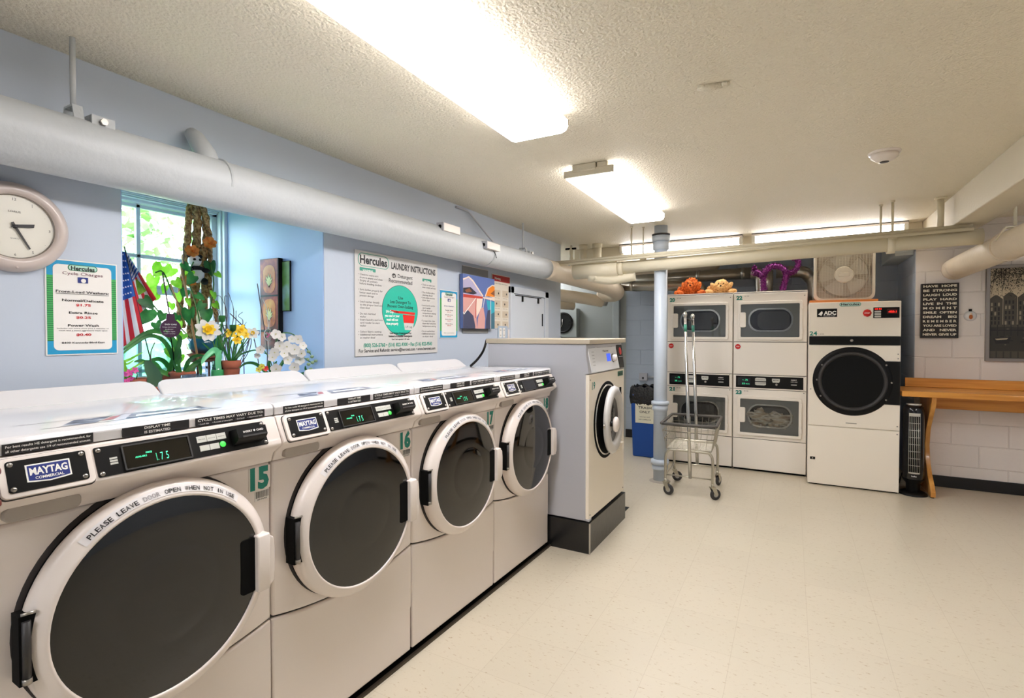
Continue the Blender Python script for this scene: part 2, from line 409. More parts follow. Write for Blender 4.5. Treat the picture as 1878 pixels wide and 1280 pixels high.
# closet door in the left wall
dr = struct(MB().box(mat('pale door paint', (208, 214, 222), .4), WX, WX + .018, 4.36, 5.06, .02, 1.80).build('door_1', bevel=.003))
b = MB(); dm = MATS['pale door paint']
b.box(dm, WX, WX + .03, 4.29, 4.355, .02, 1.87); b.box(dm, WX, WX + .03, 5.065, 5.15, .02, 1.87); b.box(dm, WX, WX + .03, 4.29, 5.15, 1.805, 1.87)
struct(b.build('door_frame', dr, bevel=.004))
b = MB(); b.box(BLACK, WX + .018, WX + .022, 4.40, 4.98, 1.787, 1.795)
for y in (4.53, 4.89): b.box(BLACK, WX + .018, WX + .03, y, y + .022, 1.735, 1.792)
struct(b.build('door_latch', dr))
b = MB(); b.box(BLACK, WX + .018, WX + .026, 5.0, 5.012, 1.5, 1.63); struct(b.build('door_hinge', dr))

# hallway door in the far alcove
d2 = struct(MB().box(GREYD, -2.95, -2.17, 6.955, 6.985, .01, 1.90).build('door_2', bevel=.004))
b = MB(); fm = mat('pale grey door frame paint', (158, 166, 168), .45)
b.box(fm, -2.17, -2.08, 6.93, 7.0, 0, 1.95); b.box(fm, -3.04, -2.95, 6.93, 7.0, 0, 1.95); b.box(fm, -3.04, -2.08, 6.93, 7.0, 1.90, 1.99)
struct(b.build('door_frame', d2, bevel=.006))

# ---------------------------------------------------------------- outside the window
gm = noise_art('lawn', ((110, 150, 70), (150, 190, 100)), 3)
o = MB().box(gm, -30, -3.46, -12, 14, .85, .95).build('garden_lawn'); tag(o, 'green lawn outside the window behind the plants', 'lawn', kind='structure')
lm = noise_art('outdoor leaves', ((120, 150, 96), (160, 186, 130), (200, 216, 170)), 2.5, rough=.6)
bark = mat('tree bark', (92, 72, 54), .9, bump=(20, .5, .02))
def tree(x, y, h, rr, label):
    t = thing('garden_tree', label, 'tree', (x, y, .95), group='trees outside the window')
    MB().tube(bark, [(0, 0, 0), (.05, .05, h * .5), (0, 0, h * .75)], [.12, .09, .05], 8).build('trunk', t)
    b = MB()
    for i in range(1100):
        d = Vector((rnd.gauss(0, 1), rnd.gauss(0, 1), rnd.gauss(0, 1))).normalized() * rr * rnd.uniform(.5, 1) ** .6
        c = Vector((0, 0, h * .62)) + Vector((d.x, d.y, d.z * h * .34 / rr))
        u = Vector((rnd.gauss(0, 1), rnd.gauss(0, 1), rnd.gauss(0, 1))).normalized() * .11; v = u.cross(Vector((rnd.gauss(0, 1), rnd.gauss(0, 1), 1))).normalized() * .06
        b.add(lm, [tuple(c - u), tuple(c + v), tuple(c + u), tuple(c - v)], [(0, 1, 2, 3)])
    b.build('foliage', t, recalc=False)
tree(-8.5, 3.2, 3.6, 1.3, 'leafy green tree outside the window, behind the left panes')
tree(-11.0, 6.4, 4.2, 1.7, 'leafy green tree outside the window, behind the middle panes')
tree(-6.6, 5.4, 1.5, .7, 'low leafy bush outside the window below the trees')

# ================================================================ ceiling fixtures
def wrap_fixture(x0, x1, y0, y1, label, endbox=False, stand=.0):
    cx = (x0 + x1) / 2; t = thing('ceiling_light', label, 'ceiling light', (cx, (y0 + y1) / 2, 2.45), group='wraparound ceiling lights')
    W = (x1 - x0) / 2; L = (y1 - y0) / 2
    b = MB(); b.box(WHITE, -W * .72, W * .72, -L + .01, L - .01, -.05, 0)
    b.box(BEAMM, -W - .002, W + .002, -L - .012, -L + .008, -.072, -.03); b.box(BEAMM, -W - .002, W + .002, L - .006, L + .004, -.06, -.03)
    b.build('housing', t, bevel=.003)
    if endbox:
        b = MB(); b.box(BEAMM, -.10, .05, -L - .02, -L + .16, -.045, 0); b.box(BEAMM, .055, .12, -L - .01, -L + .1, -.045, 0); b.build('junction_box', t, bevel=.006)
    b = MB(); pr = [(-W, -.034), (-W, -.060), (-W * .93, -.080), (-W * .8, -.088), (W * .8, -.088), (W * .93, -.080), (W, -.060), (W, -.034)]
    b.prism(LENS, pr, -L, L, 'y')
    k2 = b.mi(LENSIDE)
    for i_ in range(len(b.f)):
        zs = [b.v[q][2] for q in b.f[i_]]
        if max(zs) > -.082: b.m[i_] = k2
    b.build('lens', t)
    return t
wrap_fixture(-1.235, -.925, .90, 2.262, 'large lit wraparound ceiling light over the near washers')
wrap_fixture(-1.245, -.935, 2.99, 4.39, 'lit wraparound ceiling light over the middle of the floor', endbox=True)
wrap_fixture(-1.235, -.925, -1.9, -.5, 'added unseen wraparound ceiling light behind the camera, fills the room')  # fill lamp added out of view to brighten the room
wrap_fixture(-3.42, -3.16, 5.7, 6.85, 'added unseen wraparound ceiling light in the far alcove, lifts the back wall')  # hidden extra lamp, added to raise the light on the grey back wall
wrap_fixture(1.75, 2.06, 2.0, 3.4, 'added unseen wraparound ceiling light beyond the beam, brightens the right side')  # extra lamp out of frame, added to brighten dryer fronts and right wall
def strip(x0, x1, label):
    t = thing('strip_light', label, 'strip light', ((x0 + x1) / 2, 5.915, 2.45), group='strip lights along the back beam')
    L = (x1 - x0) / 2
    MB().box(DGREY, -L, L, -.055, .055, -.008, 0).box(WHITE, -L, L, -.05, .05, -.03, -.008).build('housing', t, bevel=.002)
    b = MB(); b.prism(LENSTRIP, [(-.05, -.03), (-.05, -.07), (-.035, -.095), (.035, -.095), (.05, -.07), (.05, -.03)], -L + .03, L - .03, 'x'); k2 = b.mi(LENSIDE)
    for i_ in range(len(b.f)):
        q_ = [b.v[q] for q in b.f[i_]]
        if max(v[2] for v in q_) > -.05 and (max(v[1] for v in q_) > .04 or len(q_) > 4): b.m[i_] = k2
    b.build('lens', t)
    b = MB()
    for s_ in (-1, 1): b.prism(mat('clear plastic cap', (225, 222, 210), .2), [(-.053, -.03), (-.053, -.072), (-.037, -.098), (.037, -.098), (.053, -.072), (.053, -.03)], s_ * L, s_ * (L - .035), 'x')
    b.build('end_cap', t, bevel=.004)
strip(-1.76, -.455, 'lit tube strip light on the back beam, left one')
strip(-.37, .93, 'lit tube strip light on the back beam, right one')
t = thing('smoke_detector', 'round white smoke detector on the ceiling', 'smoke detector', (.455, 3.60, 2.45))
MB().lathe(WHITE, [(0, -.012), (.075, -.012), (.078, -.002), (.078, 0)], ax='z').build('mounting_plate', t)
MB().lathe(WHITE, [(0, -.055), (.03, -.055), (.045, -.046), (.066, -.03), (.068, -.014), (.06, -.012)], ax='z').build('body', t)
MB().lathe(DGREY, [(0, -.0575), (.022, -.0575), (.024, -.052)], ax='z', n=24).build('sensor_grille', t)
t = MB().tube(CEILM, [(-.05, -.01, -.004), (-.02, 0, -.012), (.05, .01, -.008)], [.012, .02, .01], 8).ball(CEILM, (.055, .012, -.008), (.02, .018, .012)).build('plaster_patch', loc=(-.303, 2.286, 2.45)); tag(t, 'small lump of old plaster on the ceiling beyond the big light', 'plaster patch')

# ================================================================ pipes on the left wall
def path_smooth(p, k=6):
    p = [Vector(q) for q in p]; out = []
    for i in range(len(p) - 1):
        a, b_, c, d = p[max(i - 1, 0)], p[i], p[i + 1], p[min(i + 2, len(p) - 1)]
        for j in range(k):
            t = j / k
            out.append(.5 * ((2 * b_) + (-a + c) * t + (2 * a - 5 * b_ + 4 * c - d) * t * t + (-a + 3 * b_ - 3 * c + d) * t ** 3))
    out.append(p[-1]); return out
t = thing('insulated_pipe', 'thick white insulated pipe running along the left wall under the ceiling', 'pipe', (-2.21, 2, 0))
pp = path_smooth([(0, -4.5, 2.045), (0, -1.3, 2.066), (0, .5, 2.074), (.0, 1.7, 2.078), (.03, 2.7, 2.07)])
MB().tube(PIPEW, pp, .106, 28).build('pipe_run', t)
pp = path_smooth([(.03, 2.7, 2.07), (.13, 3.5, 2.035), (.25, 3.95, 1.99), (.30, 4.2, 1.95), (.22, 4.42, 1.93), (.02, 4.5, 1.93)])
MB().tube(PIPEC, pp, .1, 28).build('pipe_elbow', t)
b = MB()
for y in (-.62, 1.6): MB().tube(PIPEW, [(.0, y, 2.075), (0, y + .01, 2.075)], .1075, 28).build('wrap_band', t)
MB().tube(PIPEW, [(-.118, -.66, 2.30), (-.09, -.655, 2.275), (-.03, -.65, 2.20), (.0, -.64, 2.12)], [.028, .036, .042, .045], 14).build('branch_stub', t)
b = MB(); cp = [(.115, 1.50, 2.11), (.1, 1.53, 2.13), (.112, 1.56, 2.09), (.112, 1.60, 2.06), (.11, 1.62, 2.03)]
b.tube(BLACKM, cp, .003, 5).build('surface_crack', t)
t = thing('insulated_pipe', 'shorter cream pipe below the elbow of the big pipe at the wall end', 'pipe', (-2.5, 6.2, 1.85))
MB().tube(PIPEC, path_smooth([(-.5, -.5, .10), (0, 0, .05), (.32, .3, -.01)]), .075, 20).build('pipe_run', t)
MB().tube(DUCT, [(.31, .29, -.01), (.36, .34, -.01)], .06, 16).build('metal_collar', t)
t = MB().tube(PIPEC, [(-3.5, 5.55, 1.89), (-2.62, 6.6, 1.80)], .06, 16).build('insulated_pipe'); tag(t, 'thin cream pipe lowest of three beyond the wall end', 'pipe')

def clevis(x, y, zp, R0, label, flip=1):
    t = thing('pipe_hanger', label, 'pipe hanger', (x, y, 2.45), group='hangers of the big pipe')
    MB().tube(PIPEW, [(0, 0, 0), (0, 0, zp + R0 + .03 - 2.45)], .009, 10).build('rod', t)
    z = zp + R0 - 2.45; b = MB()
    b.prism(PIPEW, [(-.05, z - .02), (-.03, z + .045), (.03, z + .045), (.05, z - .02), (.044, z - .02), (.026, z + .038), (-.026, z + .038), (-.044, z - .02)], -.015, .015, 'y')
    b.build('yoke', t)
    b = MB(); b.box(PIPEW, .045, .06, .03, .10, z - .06, z + .02); b.box(PIPEW, .0, .05, .03, .045, z - .045, z + .02)
    b.tube(SCREW, [(.055, .062, z), (.075, .062, z)], .012, 6); b.build('clamp_bracket', t)
clevis(-2.21, .87, 2.066, .1, 'pipe hanger rod and clamp on the big white pipe above the clock')
clevis(-2.21, 4.30, 2.075, .1, 'pipe hanger rod and clamp on the big white pipe above the closet door')
for (px, py, v, lab) in ((805, 417, 2.98, 'small white sensor box on top of the pipe, farther from the wall end'), (877, 462, 3.50, 'small white sensor box on the side of the pipe near the painting')):
    up = .075 if v < 3.2 else .025; xx = -2.14 if v < 3.2 else -2.105
    t = thing('sensor_box', lab, 'sensor', (xx, v, 2.085 + up), group='sensor boxes on the big pipe')
    MB().box(WHITE, -.03, .03, -.06, .14, -.028, .028).build('housing', t, bevel=.004)
    MB().box(GREYP, -.031, .031, -.068, -.06, -.03, .03).build('face_plate', t, bevel=.002)
    MB().disc(BLACKM, (0, -.0685, 0), .014, 'y', 16).build('lens_hole', t)
o = MB().tube(GREYP, path_smooth([(-2.35, 3.41, 2.425), (-2.335, 3.55, 2.42), (-2.33, 3.68, 2.36), (-2.30, 3.8, 2.27), (-2.25, 3.9, 2.17)]), .008, 8).build('wall_cable'); tag(o, 'grey flexible cable curving from wall to the big pipe', 'cable')

# ================================================================ pipes and ducts at the back
t = thing('drain_pipe', 'thick cream drain pipe crossing the room below the strip lights', 'pipe', (-.3, 4.97, 2.088))
MB().tube(PIPEB, [(-1.65, 0, -.035), (1.52, 0, .045)], .058, 20).build('pipe_run', t)
b = MB(); b.tube(PIPEB, [(-1.66, -.0, -.035), (-1.2, 0, -.028)], .078, 20); b.tube(PIPEB, [(-1.45, 0, -.06), (-1.42, -.0, -.13)], .045, 14)
b.tube(PIPEB, path_smooth([(-1.5, 0, -.09), (-1.3, .02, -.13), (-1.05, .05, -.10)]), [.05] * 13, 14); b.build('tee_fitting', t)
for a in (-1.2, .95): MB().tube(PIPEB, [(a, 0, a * .024), (a + .05, 0, a * .024)], .067, 18).build('coupling', t)
MB().box(PIPEB, 1.2, 1.45, -.03, .03, .09, .10).build('strap', t)
for dz, y, r, nm in ((.062, 4.875, .013, 'thin cream conduit above the thick drain pipe, lower of two'), (.088, 4.90, .016, 'thin cream conduit above the thick drain pipe, upper of two')):
    o = MB().tube(PIPEB, [(-2.16, y, 2.1 + dz - .04), (1.15, y, 2.1 + dz + .015)], r, 12).build('conduit'); tag(o, nm, 'conduit', 'thin conduits crossing the room')
for (x, y, z1, r, lab) in ((-1.36, 4.93, 2.16, .008, 'hanger rod beside the painted column, left one'), (-1.27, 5.02, 2.14, .006, 'hanger rod beside the painted column, right one'), (.68, 4.93, 2.16, .009, 'taller thin hanger rod in front of the right strip light'),
                           (.62, 5.05, 2.18, .008, 'shorter thin hanger rod in front of the right strip light'), (.985, 5.0, 2.19, .022, 'stout hanger rod at the corner of the ceiling beam')):
    t = thing('hanger_rod', lab, 'hanger rod', (x, y, 2.45), group='hanger rods of the back pipes')
    MB().tube(PIPEB, [(0, 0, 0), (0, 0, z1 - 2.45)], r, 10).build('rod', t)
    MB().tube(PIPEB, [(0, 0, 0), (0, 0, -.014)], r * 1.8, 12).build('ceiling_flange', t)
    b = MB(); b.tube(PIPEB, [(-.03, 0, z1 - 2.45), (.03, 0, z1 - 2.45)], .016, 8); b.build('clamp', t)
t = thing('insulated_pipe', 'thick cream insulated pipe at right ending at the block wall', 'pipe', (1.30, 3.2, 2.02))
MB().tube(PIPEC, path_smooth([(0.01, -4.5, 0), (.01, -1, 0), (0, 1.5, -.0), (0, 2.75, -.01)]), .097, 28).build('pipe_run', t)
MB().tube(PIPEC, path_smooth([(0, 2.72, -.01), (0, 2.82, -.012), (0, 2.9, -.015)]), [.097] * 6 + [.096] * 4 + [.09] * 2 + [.08], 28).build('pipe_end', t)
b = MB(); b.tube(PIPEC, [(0, 1.52, 0), (0, 1.55, 0)], .105, 24); b.build('wrap_band', t)
t = thing('pipe_hanger', 'pipe hanger rod and yoke on the thick pipe at right', 'pipe hanger', (1.30, 4.62, 2.45))
MB().tube(PIPEB, [(0, 0, 0), (0, 0, -.31)], .01, 10).build('rod', t)
MB().prism(PIPEB, [(-.1, -.40), (-.05, -.315), (.05, -.315), (.1, -.40), (.09, -.41), (.045, -.325), (-.045, -.325), (-.09, -.41)], -.015, .015, 'y').build('yoke', t)
for (x, r, lab) in ((-2.14, .045, 'short vertical cream pipe under the ceiling at wall end, left'), (-1.97, .05, 'short vertical cream pipe under the ceiling at wall end, right')):
    t = thing('riser_pipe', lab, 'pipe', (x, 5.7, 2.45), group='short riser pipes')
    MB().tube(PIPEB, [(0, 0, 0), (0, 0, -.33)], r, 18).build('pipe_run', t); MB().tube(PIPEB, [(0, 0, 0), (0, 0, -.05)], r * 1.12, 18).build('collar', t)
t = thing('shutoff_valve', 'small cream shutoff valve hanging under the ceiling by the wall end', 'valve', (-2.27, 5.65, 2.42))
MB().lathe(PIPEB, [(.01, .03), (.014, 0), (.022, -.03), (.018, -.1), (.026, -.13), (.016, -.16), (.016, -.3), (0, -.3)], ax='z', n=14).build('valve_body', t)
MB().tube(BLACKM, [(-.07, 0, -.01), (.06, 0, -.01)], .012, 8).build('handle', t)

def duct(label, segs, r, extra=None):
    t = thing('exhaust_duct', label, 'duct', tuple(segs[0][0]), group='galvanised dryer ducts'); o0 = Vector(segs[0][0])
    for i, sg in enumerate(segs):
        MB().tube(DUCT, [Vector(p) - o0 for p in sg], r, 24).build('duct_run' if i == 0 else 'duct_elbow', t)
    for q in extra or []: MB().tube(DUCT, [Vector(q) - o0 - Vector((.02, 0, 0)), Vector(q) - o0 + Vector((.02, 0, 0))], r * 1.06, 24).build('joint_collar', t)
duct('upper galvanised duct running left and bending down behind the right dryer pair', [[(-2.3, 6.62, 2.10), (-.42, 6.62, 2.125)], path_smooth([(-.42, 6.62, 2.125), (-.35, 6.62, 2.11), (-.315, 6.62, 2.05), (-.31, 6.62, 1.86)])], .068, [(-1.0, 6.62, 2.118), (-.5, 6.62, 2.124)])
duct('lower galvanised duct running left behind the orange plush dog', [[(-1.9, 6.35, 2.012), (-1.10, 6.35, 1.985)], path_smooth([(-1.1, 6.35, 1.985), (-.98, 6.35, 1.98), (-.93, 6.35, 1.93), (-.925, 6.35, 1.86)])], .062, [(-1.75, 6.35, 2.01)])
duct('short galvanised duct bending down behind the box fan', [[(-.16, 6.62, 2.115), (.05, 6.62, 2.115)], path_smooth([(.05, 6.62, 2.115), (.12, 6.62, 2.10), (.17, 6.66, 2.05), (.215, 6.66, 1.97), (.215, 6.66, 1.72)])], .066, [(-.02, 6.62, 2.115)])
o = MB().tube(DUCT, [(-.235, 6.5, 2.13), (-.235, 6.5, 1.86)], .05, 20).build('vertical_duct'); tag(o, 'short upright galvanised duct between the legs of the purple cat', 'duct')
o = MB().tube(PIPEC, path_smooth([(-1.9, 6.75, 2.18), (-1.3, 6.75, 2.205), (-.95, 6.75, 2.235), (-.78, 6.75, 2.25)]), [.055] * 15 + [.05, .045, .035, .02], 16).build('insulated_pipe'); tag(o, 'rough cream lagged pipe above the galvanised ducts at the back', 'pipe')

# painted column
t = thing('support_column', 'white painted column pipe with collars in front of the dryers', 'column', (-1.108, 5.05, 0))
CLM = mat('pale blue pipe paint', (196, 206, 218), .4, bump=(12, .1, .004))
MB().tube(CLM, [(0, 0, 0), (0, 0, 2.45)], .061, 24).build('shaft', t)
for z0, z1, r in ((2.30, 2.36, .082), (2.22, 2.30, .074), (.735, .775, .082), (.68, .735, .072), (.16, .215, .084), (.11, .16, .074)):
    MB().lathe(CLM, [(.06, z0), (r, z0 + .005), (r, z1 - .006), (.06, z1)], ax='z', n=28).build('collar', t)
MB().lathe(mat('rough grout ring', (168, 160, 148), .9), [(.06, .012), (.09, .006), (.1, 0)], ax='z').build('floor_ring', t)
b = MB().lathe(DGREY, [(.06, 2.375), (.084, 2.372), (.084, 2.362), (.06, 2.36)], ax='z', n=28); b.build('top_gasket', t)

# outlet box and its conduit on the back wall
t = thing('outlet_box', 'grey electrical outlet box on the back wall beside the column', 'outlet', (-1.75, 6.985, .84))
MB().box(GREYP, -.055, .055, -.05, .0, -.05, .05).build('housing', t, bevel=.004)
MB().tube(GREYP, [(.05, -.02, 0), (.75, -.02, 0)], .012, 8).build('conduit', t)
MB().box(DGREY, -.012, .012, -.053, -.05, -.03, .0).build('socket', t)
t = thing('wall_disc', 'round black disc fixture on the grey alcove wall, half hidden by the wall end', 'wall fixture', (-2.86, 6.80, 1.575))
MB().lathe(BLACK, [(.15, .12), (.15, 0), (.135, -.01), (.12, .0)], n=40).build('rim', t)
MB().disc(GLASSD, (0, 0, 0), .13).build('face', t); MB().box(GREYD, -.2, .2, .02, .14, -.2, .2).build('backing_plate', t)
b = MB().tube(CHROME, [(-.03, -.01, -.08), (.0, -.012, -.02), (.0, -.012, .05)], .004, 6); b.box(BLACK, .10, .155, -.015, 0, -.008, .008); b.build('pointer', t)

# ================================================================ the row of front-loading washers
RA = R(1.8); ROW0 = Vector((-1.47, 1.45, 0)); RD = Vector((math.sin(RA), math.cos(RA), 0)); RN = Vector((math.cos(RA), -math.sin(RA), 0))
WASHER_ROT = R(90) - RA
MS = Matrix.Translation((0, -.062, 1.075)) @ Matrix.Rotation(-math.atan2(.037, .08), 4, 'X')    # frame of the slanted control face
DC = (.345, .737)                                                                           # door centre

def screw(b, x, z, y=0, M=None, r=.0055): b.lathe(SCREW, [(0, y - .003), (r * .7, y - .003), (r, y)], (x, 0, z), n=12, M=M); b.box(DGREY, x - r * .5, x + r * .5, y - .0034, y - .0028, z - .0007, z + .0007, M)

def washer(k, num, label, price=True):
    W = .677; p = ROW0 + RD * (-.355 + .679 * k)
    t = thing('washing_machine', label, 'washing machine', tuple(p), WASHER_ROT, 'front-loading washers in a row')
    x0, x1 = .002, W
    # cabinet
    b = MB(); b.box(WHITE, x0, x1, .018, .74, .03, 1.157); b.box(SEAM, x0 + .002, x1 - .002, .012, .018, .032, 1.156)
    n = 16; cur = [(x0 + (x1 - x0) * i / n, .452 + .042 * ((i / n - .5) * 2) ** 2) for i in range(n + 1)]
    b.build('cabinet', t, bevel=.003)
    b = MB(); b.prism(WHITE, [(x0, 1.006)] + [(x, z + .003) for x, z in cur] + [(x1, 1.006)], 0, .02, 'y'); b.build('front_panel', t, bevel=.009, seg=3)
    b = MB(); b.prism(WHITE, [(x, z - .003) for x, z in cur] + [(x1, .225), (x1 - .006, .215), (x1 - .006, .032), (x0, .032)], 0, .02, 'y'); b.build('lower_panel', t, bevel=.007, seg=3)
    b = MB(); b.box(BLACKM, x0 + .01, x1 - .01, .03, .7, 0, .03); b.build('base', t)
    # lid with raised rear lip
    b = MB(); b.prism(LIDW, [(-.018, 1.158), (-.020, 1.182), (-.012, 1.192), (.0, 1.1955), (.70, 1.185), (.74, 1.185), (.74, 1.158)], x0, x1, 'x'); b.build('lid', t, bevel=.003)
    b = MB(); sp = [(x0, 1.17), (x1, 1.17), (x1 - .004, 1.222)] + [(x1 - .045 + .041 * math.cos(a), 1.225 + .045 * math.sin(a)) for a in (.3, .7, 1.1, 1.57)] + \
        [(x0 + .045 - .041 * math.cos(a), 1.225 + .045 * math.sin(a)) for a in (1.57, 1.1, .7, .3)] + [(x0 + .004, 1.222)]
    b.prism(LIDW, sp, -.004, .012, 'y', Matrix.Translation((0, .665, 1.182)) @ Matrix.Rotation(-.95, 4, 'X') @ Matrix.Translation((0, .0, -1.18)))
    b.build('rear_lip', t, bevel=.004)
    # stickers on the lid front
    b = MB(); M = Matrix.Translation((0, -.0215, 0))
    for a, c in ((.033, .195), (.256, .416), (.434, .644)): b.box(INKK, a, c, -.0004, .002, 1.1595, 1.1825, M)
    b.text(INKW, 'For best results HE detergent is recommended, for', .114, 1.1735, .0075, -.0009, wid=.152, bold=.012, M=M)
    b.text(INKW, 'all other detergents use 1/4 of recommended amount.', .114, 1.1635, .0075, -.0009, wid=.152, bold=.012, M=M)
    b.text(INKW, 'DISPLAY TIME', .336, 1.1735, .009, -.0009, wid=.062, bold=.02, M=M); b.text(INKW, 'IS ESTIMATED', .336, 1.162, .009, -.0009, wid=.062, bold=.02, M=M)
    b.text(INKW, 'CYCLE TIMES MAY VARY DUE TO:', .539, 1.1715, .010, -.0009, wid=.20, bold=.02, M=M)
    b.text(INKW, '• Load size     • Amount of detergent     • Soil level     • Adjustment loads', .539, 1.1625, .006, -.0009, wid=.195, bold=.01, M=M)
    b.build('instruction_stickers', t)
    # decal on the lid top
    b = MB(); zt = .0008; cA = noise_art('lid decal photo', ((52, 56, 74), (118, 126, 146), (190, 194, 200)), 26); cB = mat('lid decal red', (170, 92, 98), .3); cC = mat('lid decal line', (70, 74, 88), .3)
    LM = Matrix.Translation((0, 0, 1.1955)) @ Matrix.Rotation(-math.atan2(.0105, .7), 4, 'X')
    b.flat(cC, [(.11, .172), (.54, .152), (.54, .156), (.11, .176)], zt, 'z', LM); b.flat(cC, [(.12, .048), (.545, .040), (.545, .044), (.12, .052)], zt, 'z', LM)
    b.flat(cA, [(.16, .06), (.23, .055), (.30, .15), (.22, .155)], zt, 'z', LM); b.flat(cB, [(.25, .075), (.275, .075), (.32, .14), (.30, .14)], zt, 'z', LM)
    b.flat(cA, [(.295, .055), (.52, .045), (.53, .14), (.35, .15)], zt, 'z', LM); b.flat(mat('lid decal white', (235, 236, 240), .3), [(.33, .08), (.50, .07), (.50, .10), (.345, .11)], zt + .0004, 'z', LM)
    b.build('lid_decal', t)
    # console body
    b = MB(); cs = [(.02, 1.155), (-.020, 1.155), (-.026, 1.152), (-.061, 1.078), (-.062, 1.070), (-.056, 1.063), (-.020, 1.038), (-.008, 1.008), (.02, 1.008)]
    b.prism(WHITE, cs, x0, x1, 'x'); b.build('console', t, bevel=.004)
    # detergent drawer
    dw = thing_part = MB(); o_ = b.rrect(.018, .183, -.004, .0835, .012); i_ = b.rrect(.024, .177, .003, .0775, .008)
    dw.prism(SEAM, dw.rrect(.0155, .1855, -.0065, .086, .014), -.0012, .004, 'y', MS); dw.prism(WHITE, o_, -.008, .004, 'y', MS); dd = dw.build('detergent_drawer', t, bevel=.0015)
    q = MB(); q.prism(BLACK, q.rrect(.031, .171, .006, .0755, .006), -.0092, -.005, 'y', MS)
    for sx, sz in ((.039, .014), (.163, .014), (.039, .068), (.163, .068)): screw(q, sx, sz, -.009, MS)
    q.build('drawer_plate', dd)
    q = MB(); lo = [(.066, .022), (.136, .025), (.136, .059), (.066, .059)]
    q.flat(INKW, [(.062, .024), (.075, .022), (.1, .0195), (.127, .022), (.14, .024), (.14, .062), (.062, .062)], -.0094, 'y', MS)
    q.flat(NAVY, [(.065, .0265), (.1, .022), (.137, .0265), (.137, .059), (.065, .059)], -.0098, 'y', MS)
    q.text(INKW, 'MAYTAG', .101, .038, .022, -.0102, wid=.066, bold=.035, M=MS); q.text(INKW, 'COMMERCIAL', .101, .0275, .0085, -.0102, wid=.05, bold=.02, M=MS)
    q.build('badge', dd)
    q = MB(); q.prism(mat('painted pull recess shade', (172, 163, 153), .5), q.rrect(.03, .168, 1.013, 1.047, .014), -.030, -.004, 'y'); q.build('drawer_pull_recess', t, bevel=.003)  # raised block, coloured darker to stand for the shade of a recess
    # control panel
    q = MB(); q.prism(BLACK, q.rrect(.190, .630, .004, .078, .004), -.002, .003, 'y', MS)
    for sx, sz in ((.199, .012), (.199, .070), (.623, .012), (.623, .070)): screw(q, sx, sz, -.002, MS)
    for i in range(3): q.box(LABELG, .218, .234, -.0028, -.002, .030 + i * .0065, .0345 + i * .0065, MS)
    cp = q.build('control_panel', t)
    q = MB(); q.frame(DGREY, q.rrect(.245, .405, .008, .072, .003), q.rrect(.2485, .4015, .0115, .0685, .002), -.001, -.006, MS)
    q.rect(GLASSD, .247, .403, .010, .070, -.0035, MS)
    if price:
        q.text(LCD, 'l.', .320, .019, .029, -.0042, bold=-.01, M=MS, xs=.5); q.text(LCD, '7', .331, .019, .029, -.0042, M=MS, xs=.5); q.text(LCD, '5', .344, .019, .029, -.0042, M=MS, xs=.5)
        q.text(LCD, 'AVAILABLE', .284, .035, .006, -.0042, wid=.026, bold=.03, M=MS); q.text(LCD, 'PRICE', .303, .0425, .006, -.0042, wid=.014, bold=.03, M=MS)
    q.build('price_display', cp)
    q = MB()
    for i in range(3): q.box(LABELG, .425 + i * .0275, .451 + i * .0275, -.0035, -.002, .045, .063, MS); q.text(INKK, ('PERM PRESS', 'DELICATE', 'NORMAL')[i], .438 + i * .0275, .052, .004, -.0038, wid=.019, M=MS)
    for i in range(2): q.box(LABELG, .428 + i * .0275, .454 + i * .0275, -.0035, -.002, .020, .036, MS)
    q.lathe(LEDG, [(0, -.005), (.006, -.005), (.0085, -.002)], (.493, 0, .030), n=20, M=MS); q.build('cycle_buttons', cp)
    q = MB(); q.prism(BLACK, [(-.002, .018), (-.030, .024), (-.038, .030), (-.038, .058), (-.002, .064)], .520, .612, 'x', MS)
    q.box(DGREY, .534, .608, -.0395, -.037, .030, .035, MS); q.text(INKW, 'INSERT', .552, .043, .008, -.0386, wid=.028, bold=.02, M=MS); q.text(INKW, 'CARD', .590, .043, .008, -.0386, wid=.022, bold=.02, M=MS)
    q.lathe(INKW, [(0, -.039), (.003, -.039)], (.572, 0, .046), n=10, M=MS)
    q.build('card_reader', cp, bevel=.0015)
    # door
    dx, dz = DC
    b = MB(); b.lathe(mat('dark brown gasket', (44, 38, 37), .7), [(.27, -.002), (.295, -.002), (.297, .001)], (dx - .003, 0, dz + .005), n=64); b.lathe(BLACKM, [(.27, -.03), (.284, -.03), (.287, 0)], (dx - .002, 0, dz + .001), n=64)
    b.build('door_gasket', t)
    b = MB(); b.lathe(WHITE, [(.286, -.002), (.293, -.018), (.293, -.03), (.290, -.042), (.282, -.050), (.262, -.064), (.256, -.067), (.2515, -.066), (.250, -.060)], (dx, 0, dz), n=80)
    b.build('door_rim', t)
    dglass = MB().lathe(GLASSD, [(0, -.069), (.08, -.0688), (.12, -.0682), (.125, -.0676), (.13, -.0679), (.18, -.0665), (.225, -.0645), (.2505, -.0615)], (dx, 0, dz), n=80).build('door_glass', t)
    # curved lettering
    b = MB(); a0, a1 = R(131), R(50); n = 40
    vs = []; 
    for i in range(n + 1):
        a = a0 + (a1 - a0) * i / n + (R(3) if i == 0 else 0) - (R(3) if i == n else 0)
        for r, y in ((.2625, -.0645), (.2805, -.0517)): vs.append((dx + r * math.cos(a), y - .0005, dz + r * math.sin(a)))
    b.add(STRIPW, vs, [(2 * i, 2 * i + 1, 2 * i + 3, 2 * i + 2) for i in range(n)])
    st = 'PLEASE LEAVE DOOR OPEN WHEN NOT IN USE'; gry = mat('worn grey ink', (150, 146, 146), .5)
